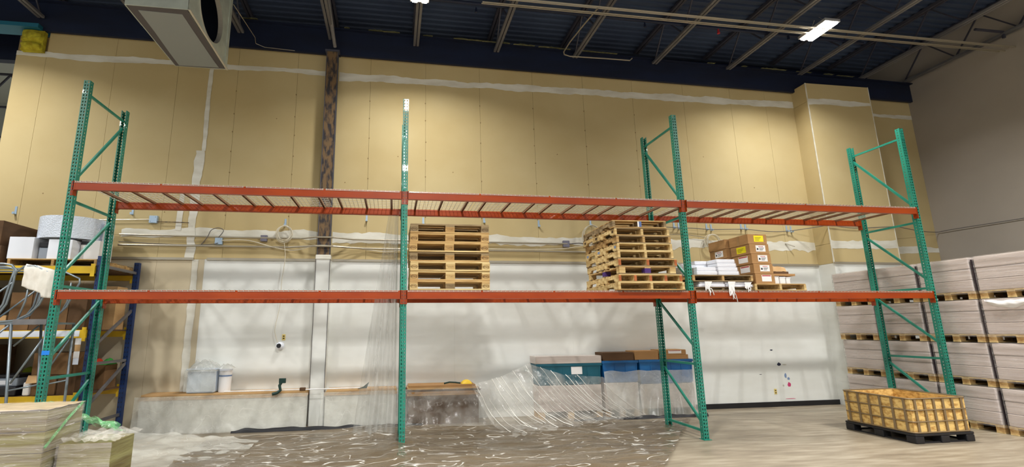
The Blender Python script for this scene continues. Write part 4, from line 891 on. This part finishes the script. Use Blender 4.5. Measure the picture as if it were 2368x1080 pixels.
carton(-1.85, 1.3, 1.722, -1.46, 1.8, 1.95, 'low pale carton on the middle level behind the ladder rail', m='cardlt', group='cartons on the middle level', tapes=False)
carton(-3.45, 1.25, 1.722, -2.0, 1.9, 2.42, 'big brown carton on the middle level, cut by the picture edge', m='carddk', group='cartons on the middle level', tapes=False)
carton(-3.4, 1.25, .762, -1.8, 2.1, 1.5, 'big dark carton on the bottom level, cut by the picture edge', m='carddk', group='cartons on the bottom level', tapes=False)
carton(-.54, 1.9, 1.722, -.27, 2.2, 2.45, 'tall tan carton at the back right end of the middle level', m='cardlt', group='cartons on the middle level', tapes=False)
carton(-1.0, 1.26, .762, -.62, 1.7, 1.05, 'brown carton on the bottom level with an open front flap', m='cardshade', group='cartons on the bottom level', tapes=False)
MB((-.8, 1.2, 1.0)).prism([(-1.0, 1.255, 1.052), (-.70, 1.255, 1.052), (-.76, 1.10, .96), (-.92, 1.10, .95)], (0, .002, .003)).build('open_flap', 'cardlt').parent = None
tag(bpy.data.objects['open_flap'], 'tan cardboard flap sticking out over the bottom-level carton', 'cardboard')
carton(-.98, 1.28, 1.056, -.44, 1.72, 1.38, 'brown carton stacked on the open-flapped one, bottom level', m='cardshade', group='cartons on the bottom level', tapes=False)
carton(-.60, 1.27, .762, -.36, 1.7, 1.052, 'small brown carton beside the open-flapped one, bottom level', m='carddk', group='cartons on the bottom level', tapes=False)
o = (-1.5, 1.4, .762); t = thing('label_printer', 'grey and black machine lying on the bottom level behind the ladder legs', 'machine', o)
MB(o).box(-1.75, 1.22, .762, -1.12, 1.75, .90).build('base', 'black', t, bevel=.02); MB(o).box(-1.5, 1.26, .901, -1.14, 1.7, 1.02).build('housing', 'printer', t, bevel=.02); MB(o).box(-1.40, 1.25, .93, -1.20, 1.262, .99).build('panel', 'whitebox', t); MB(o).box(-1.48, 1.3, 1.021, -1.15, 1.7, 1.07).build('tray', 'black', t, bevel=.01)
mb = MB((-1.5, 1.85, 1.0)); mb.grid(lambda u, v: (-1.65+.5*u, 1.78+.3*v, .765+.36*math.sin(PI*u)**.5*math.sin(PI*v)**.5*(1+.3*wob(u*5, v*5))), 14, 10)
tag(mb.build('lime_cloth', 'lime', smooth=True), 'bundle of lime cloth behind the grey machine', 'cloth')
tag(MB((-1.0, 1.15, .85)).box(-1.03, 1.06, .765, -.94, 1.16, .96).build('white_jar', 'paper', bevel=.02), 'small white bottle on the bottom yellow beam', 'bottle'); bpy.data.objects['white_jar'].location.y += .16
carton(-.56, 1.85, .762, -.28, 2.2, 1.15, 'tan carton at the back right of the bottom level, holding bright cloths', m='cardshade', group='cartons on the bottom level', tapes=False)
for nm, m, x, l in (('red_cloth', 'redthing', -.50, 'bright red-orange cloth on the back carton of the bottom level'), ('green_cloth', 'greenthing', -.33, 'bright green cloth on the back carton of the bottom level')):
    mb = MB((x, 2.0, 1.15)); mb.grid(lambda u, v: (x-.06+.15*u, 1.86+.25*v, 1.152+.09*math.sin(PI*u)**.5*math.sin(PI*v)**.4*(1+.5*wob(u*5, v*5, x))), 12, 10); tag(mb.build(nm, m, smooth=True), l, 'cloth')
# items standing on the floor under the rack

# ================================================================ ROLLING LADDER
o = (-.8, .4, 0); t = thing('rolling_ladder', 'grey tube rolling ladder with guard rails at the left edge', 'ladder', o)
def arc(pts, r, nm='guard_rail', m='tube'): MB(o).tube(pts, r, 8).build(nm, m, t, smooth=True)
for y in (.2, .74):
    for d in (0, .038):
        arc([(-1.9, y, 2.60-d), (-.80, y, 2.60-d), (-.70, y, 2.585-d), (-.645-d*.4, y, 2.52), (-.65-d, y, 2.35), (-.69-d, y, 2.06), (-.76-d, y, 1.93), (-.95, y, 1.84)], .014)
    arc([(-.66, y, 2.40), (-.63, y, 2.50), (-.55, y, 2.565), (-.42, y, 2.575), (-.18, y, 2.46), (-.17, y, 2.40), (-.22, y, 2.28), (-.30, y, 2.05), (-.40, y, 1.93), (-.55, y, 1.845), (-.73, y, 1.83), (-1.9, y, 1.83)], .014)
    arc([(-.45, y, 2.40), (-.47, y, 2.1), (-.53, y, 1.86)], .012); arc([(-.28, y, 2.40), (-.30, y, 2.12), (-.36, y, 1.97)], .012)
    arc([(-.66, y, 2.35), (-.95, y, 2.08), (-1.2, y, 1.85)], .012)
    arc([(-.59, y, 1.80), (-.50, y, .81), (-.44, y, .06)], .017, 'leg'); arc([(-.17, y, 1.80), (-.15, y, .9), (-.14, y, .06)], .017, 'leg'); arc([(-2.2, y, 1.80), (-2.6, y, .06)], .017, 'leg')
    arc([(-.19, y, 1.60), (-.49, y, 1.04)], .013, 'brace'); arc([(-.50, y, .95), (-.15, y, 1.02)], .011, 'brace'); arc([(-.62, y, 1.78), (-.9, y, 1.5)], .013, 'brace')
    for x in (-.44, -.14): MB(o).cyl((x, y-.015, .045), .045, .03, 16, axis='y').build('caster', 'black', t)
MB(o).box(-1.9, .2, 1.795, -.15, .74, 1.82).build('platform', 'tube', t); MB(o).box(-.56, .17, 1.79, -.16, .20, 1.86).build('toe_board', 'joist', t)
for k in range(6): z = .25+k*.26; x = -2.55+k*.06; MB(o).box(x-.1, .22, z, x+.1, .72, z+.02).build('tread', 'tube', t)
mb = MB((-.3, .2, 2.4))
def cl_(u, v):
    x = -.53+.42*u; s = (v-.5)*2; y = .2+.024*(1 if s > 0 else -1)*min(1, abs(s)*6)+.014*wob(u*7, v*6); top = 2.60-.13*max(0, (u-.35))/.65-.02*math.sin(u*5)
    L = .30+.05*math.sin(u*3)+.05*(u > .55); return (x+.02*abs(s)*math.sin(4*u)-.03*abs(s)*(1-u)*0, y-.02*abs(s)*wob(u*9, 2), top-abs(s)*L)
mb.grid(cl_, 30, 30); tag(mb.build('white_cloth', 'cloth', smooth=True, solid=.006), 'white cloth hung over the ladder guard rail', 'cloth')

# ================================================================ SMALL THINGS ON THE BACK WALL
def coil(x, z, label, n=6, r=.17, y=2.33):
    o = (x, y, z); t = thing('cable_coil', label, 'cable', o, 'cable coils on the wall')
    for k in range(n):
        rr = r*(1-.06*k*R(.5, 1)); cx, cz = x+R(-.02, .02), z-rr+R(-.01, .01); ph = R(0, 6)
        MB(o).tube([(cx+rr*(.92+.04*math.sin(2*a+ph))*math.cos(a), y-.01*math.sin(a+ph)-.008*k, cz+rr*math.sin(a)) for a in [2*PI*i/28 for i in range(28)]], .006, 5, closed=True).build('loop', 'cable', t, smooth=True)
    return t
coil(2.31, 3.66, 'coil of white cable on the wall hook left of the rusty column'); coil(11.33, 3.66, 'coil of white cable on the wall behind the right bay', r=.19, n=7); coil(8.55, 3.80, 'cable coil on the wall partly hidden by the tall mixed pallet stack', r=.24, n=5)
coil(4.98, 3.72, 'cable coil on the wall peeping over the stamped pallets', r=.17, n=4)
def clip(x, z, label, double=False):
    o = (x, 2.36, z); t = thing('wall_clip', label, 'bracket', o, 'galvanised clips on the wall')
    for d in ((-.055, .0), (.055, -.01)) if double else ((0, 0),):
        X, Z = x+d[0], z+d[1]; MB(o).box(X-.018, 2.392, Z-.07, X+.018, 2.399, Z+.08).build('strap', 'jbox', t)
        MB(o).box(X-.018, 2.34, Z-.07, X+.018, 2.392, Z-.062).build('hook', 'jbox', t); MB(o).box(X-.018, 2.338, Z-.07, X+.018, 2.343, Z-.03).build('hook_lip', 'jbox', t)
    return t
clip(-2.39, 3.86, 'grey wall clip at far left, above the dark cartons'); clip(-.45, 3.90, 'grey wall clip above the long thin conduit, left'); clip(2.30, 3.74, 'wall clip holding the coil left of the rusty column'); clip(3.85, 3.87, 'wall clip between the rusty column and the second upright')
clip(4.98, 3.83, 'wall clip above the left end of the stamped pallets'); clip(6.24, 3.89, 'wall clip above the right end of the stamped pallets'); clip(7.41, 3.83, 'wall clip alone between the two pallet stacks'); clip(8.56, 3.87, 'wall clip at the left of the tall mixed stack')
clip(10.55, 3.86, 'pair of wall clips just right of the third upright', True); clip(11.33, 3.84, 'pair of wall clips holding the coil in the right bay', True); clip(12.18, 3.87, 'pair of wall clips above the carton stack', True); clip(13.33, 3.84, 'pair of wall clips nearest the wall pier', True)
def jb(x, z, s, m, label, y=2.345):
    o = (x, y, z); t = thing('junction_box', label, 'electrical box', o, 'junction boxes'); MB(o).box(x-s, y, z-s, x+s, 2.399, z+s).build('body', m, t, bevel=.004); MB(o).box(x-s*.94, y-.004, z-s*.94, x+s*.94, y, z+s*.94).build('cover', m, t)
    for a in (-1, 1): MB(o).cyl((x+a*s*.6, y-.0055, z+a*s*.6), .006, .0015, 8, axis='y').build('screw', 'joistdark', t)
jb(-.06, 3.745, .07, 'jbox', 'light grey junction box at the middle of the thin conduit, left'); jb(1.12, 3.35, .065, 'jbox', 'light grey junction box hung between the two wall pipes'); jb(1.93, 3.42, .06, 'jboxdk', 'dark junction box on the upper wall pipe, left of the coil'); jb(7.98, 3.405, .07, 'jboxdk', 'dark junction box on the upper wall pipe beside the tall stack')
def pipe(pts, r, label, m='conduit', g='wall pipes'):
    tag(MB(pts[0]).tube(pts, r, 8).build('wall_pipe', m), label, 'pipe', g)
pipe([(-.6, 2.35, 3.45), (1.5, 2.352, 3.425), (2.6, 2.352, 3.425), (2.9, 2.18, 3.425), (3.25, 2.18, 3.425), (3.6, 2.35, 3.425), (8.0, 2.352, 3.405)], .017, 'upper grey pipe along the back wall, bending around the rusty column')
pipe([(-.6, 2.35, 3.255), (2.4, 2.352, 3.25), (2.9, 2.17, 3.25), (3.25, 2.17, 3.25), (3.8, 2.35, 3.245), (8.7, 2.352, 3.235)], .019, 'lower grey pipe along the back wall, bending around the rusty column')
pipe([(-1.0, 2.36, 3.715), (-.06, 2.36, 3.745)], .010, 'thin conduit running left from the light grey box'); pipe([(-.0, 2.36, 3.70), (.3, 2.36, 3.70), (.56, 2.36, 3.695)], .008, 'thin rusty rod running right from the light grey box', 'rust')
def cab(pts, r, label, m='cable', g='cables on the wall'):
    # smooth the points
    q = []; P = [Vector(p) for p in pts]
    for i in range(len(P)-1):
        a, b, c, d = P[max(0, i-1)], P[i], P[i+1], P[min(len(P)-1, i+2)]
        for k in range(6):
            s = k/6; q.append(.5*((2*b)+(-a+c)*s+(2*a-5*b+4*c-d)*s*s+(-a+3*b-3*c+d)*s**3))
    q.append(P[-1]); tag(MB(pts[0]).tube(q, r, 6).build('cable', m), label, 'cable', g)
cab([(-.6, 2.35, 3.31), (.4, 2.35, 3.27), (.95, 2.35, 3.28), (1.12, 2.33, 3.31)], .007, 'thin cable lying on the lower wall pipe, left end', 'cabledk')
cab([(1.12, 2.34, 3.42), (1.20, 2.33, 3.55), (1.10, 2.33, 3.60), (.98, 2.33, 3.55), (.92, 2.34, 3.42), (.82, 2.35, 3.28)], .007, 'cable looping up over the hung junction box', 'cabledk')
cab([(1.18, 2.34, 3.36), (1.5, 2.34, 3.38), (1.75, 2.34, 3.35), (2.1, 2.34, 3.25), (2.5, 2.34, 3.19), (3.0, 2.15, 3.26), (3.6, 2.34, 3.25), (4.2, 2.34, 3.19), (4.6, 2.34, 3.22), (5.5, 2.34, 3.28), (7.0, 2.34, 3.27), (7.9, 2.34, 3.30), (8.4, 2.34, 3.37), (8.8, 2.34, 3.28)], .008, 'pale cable sagging along the lower wall pipe', 'cable')
cab([(8.05, 2.34, 3.40), (8.3, 2.34, 3.42), (8.55, 2.34, 3.34), (8.8, 2.34, 3.28)], .010, 'dark bundle of cables leaving the dark box beside the tall stack', 'cabledk')
cab([(2.31, 2.32, 3.36), (2.35, 2.33, 3.05), (2.31, 2.34, 2.6), (2.31, 2.35, 2.2), (2.24, 2.36, 1.75), (2.25, 2.37, 1.6), (2.30, 2.37, 1.46)], .006, 'thin white cable hanging from the coil down to the camera', 'cable')
cab([(9.9, 2.34, 3.83), (10.55, 2.34, 3.80), (10.9, 2.34, 3.80), (11.33, 2.34, 3.78), (12.18, 2.34, 3.80), (12.8, 2.34, 3.76), (13.33, 2.34, 3.79), (13.90, 2.02, 3.85), (13.93, 1.97, 3.85), (14.0, 1.97, 3.845), (14.6, 1.975, 3.80), (15.55, 1.975, 3.85), (15.72, 1.99, 3.86), (16.6, 2.2, 3.82), (17.2, 2.32, 3.83), (17.25, 2.2, 3.83), (17.25, 1.9, 3.83), (17.27, 0, 3.80), (17.27, -2.5, 3.9)], .008, 'long thin cable strung across the wall clips, the pier and the grey wall', 'cabledk')
cab([(9.9, 2.36, 3.62), (10.6, 2.36, 3.66), (11.2, 2.36, 3.60)], .005, 'second thinner cable sagging under the clips behind the third upright', 'cabledk')
# camera and outlet
o = (2.34, 2.34, 1.40); t = thing('security_camera', 'white round wall camera with a black lens', 'camera', o)
MB(o).cyl((2.34, 2.385, 1.40), .075, .014, 28, axis='y').build('base', 'whitebox', t)
mb = MB(o); mb.grid(lambda u, v: (2.34+.068*math.cos(2*PI*u)*math.cos(v*PI/2), 2.385-.075*math.sin(v*PI/2), 1.40+.068*math.sin(2*PI*u)*math.cos(v*PI/2)), 28, 8); mb.build('dome', 'whitebox', t, smooth=True)
MB(o).cyl((2.335, 2.302, 1.405), .040, .03, 24, axis='y').build('lens', 'black', t)
o = (2.40, 2.39, 1.56); t = thing('wall_outlet', 'small cream wall outlet just above the camera', 'outlet', o)
MB(o).box(2.365, 2.392, 1.50, 2.425, 2.399, 1.61).build('plate', 'outlet', t, bevel=.002)
for z in (1.525, 1.565): MB(o).box(2.38, 2.390, z, 2.41, 2.3921, z+.022).build('socket', 'ink', t)
o = (12.45, 2.39, .30); t = thing('wall_outlet', 'pale wall outlet low on the wall at the right, near the stains', 'outlet', o); MB(o).box(12.42, 2.393, .25, 12.48, 2.399, .36).build('plate', 'outlet', t, bevel=.002)
for z in (.27, .315): MB(o).box(12.435, 2.391, z, 12.465, 2.3931, z+.022).build('socket', 'ink', t)
tag(MB((13.2, 2.38, 3.45)).bar((13.18, 2.39, 3.50), (13.34, 2.31, 3.42), .02, .012).build('bent_strap', 'conduit'), 'short bent metal strap sticking out of the wall near the pier', 'bracket')
o = (10.0, 2.3, 3.88); t = thing('round_sensor', 'small white round sensor with a dark centre on the wall behind the third upright', 'sensor', o)
MB(o).cyl((9.98, 2.36, 3.86), .05, .038, 20, axis='y').build('body', 'whitebox', t); MB(o).cyl((9.98, 2.355, 3.86), .030, .006, 20, axis='y').build('lens', 'black', t)
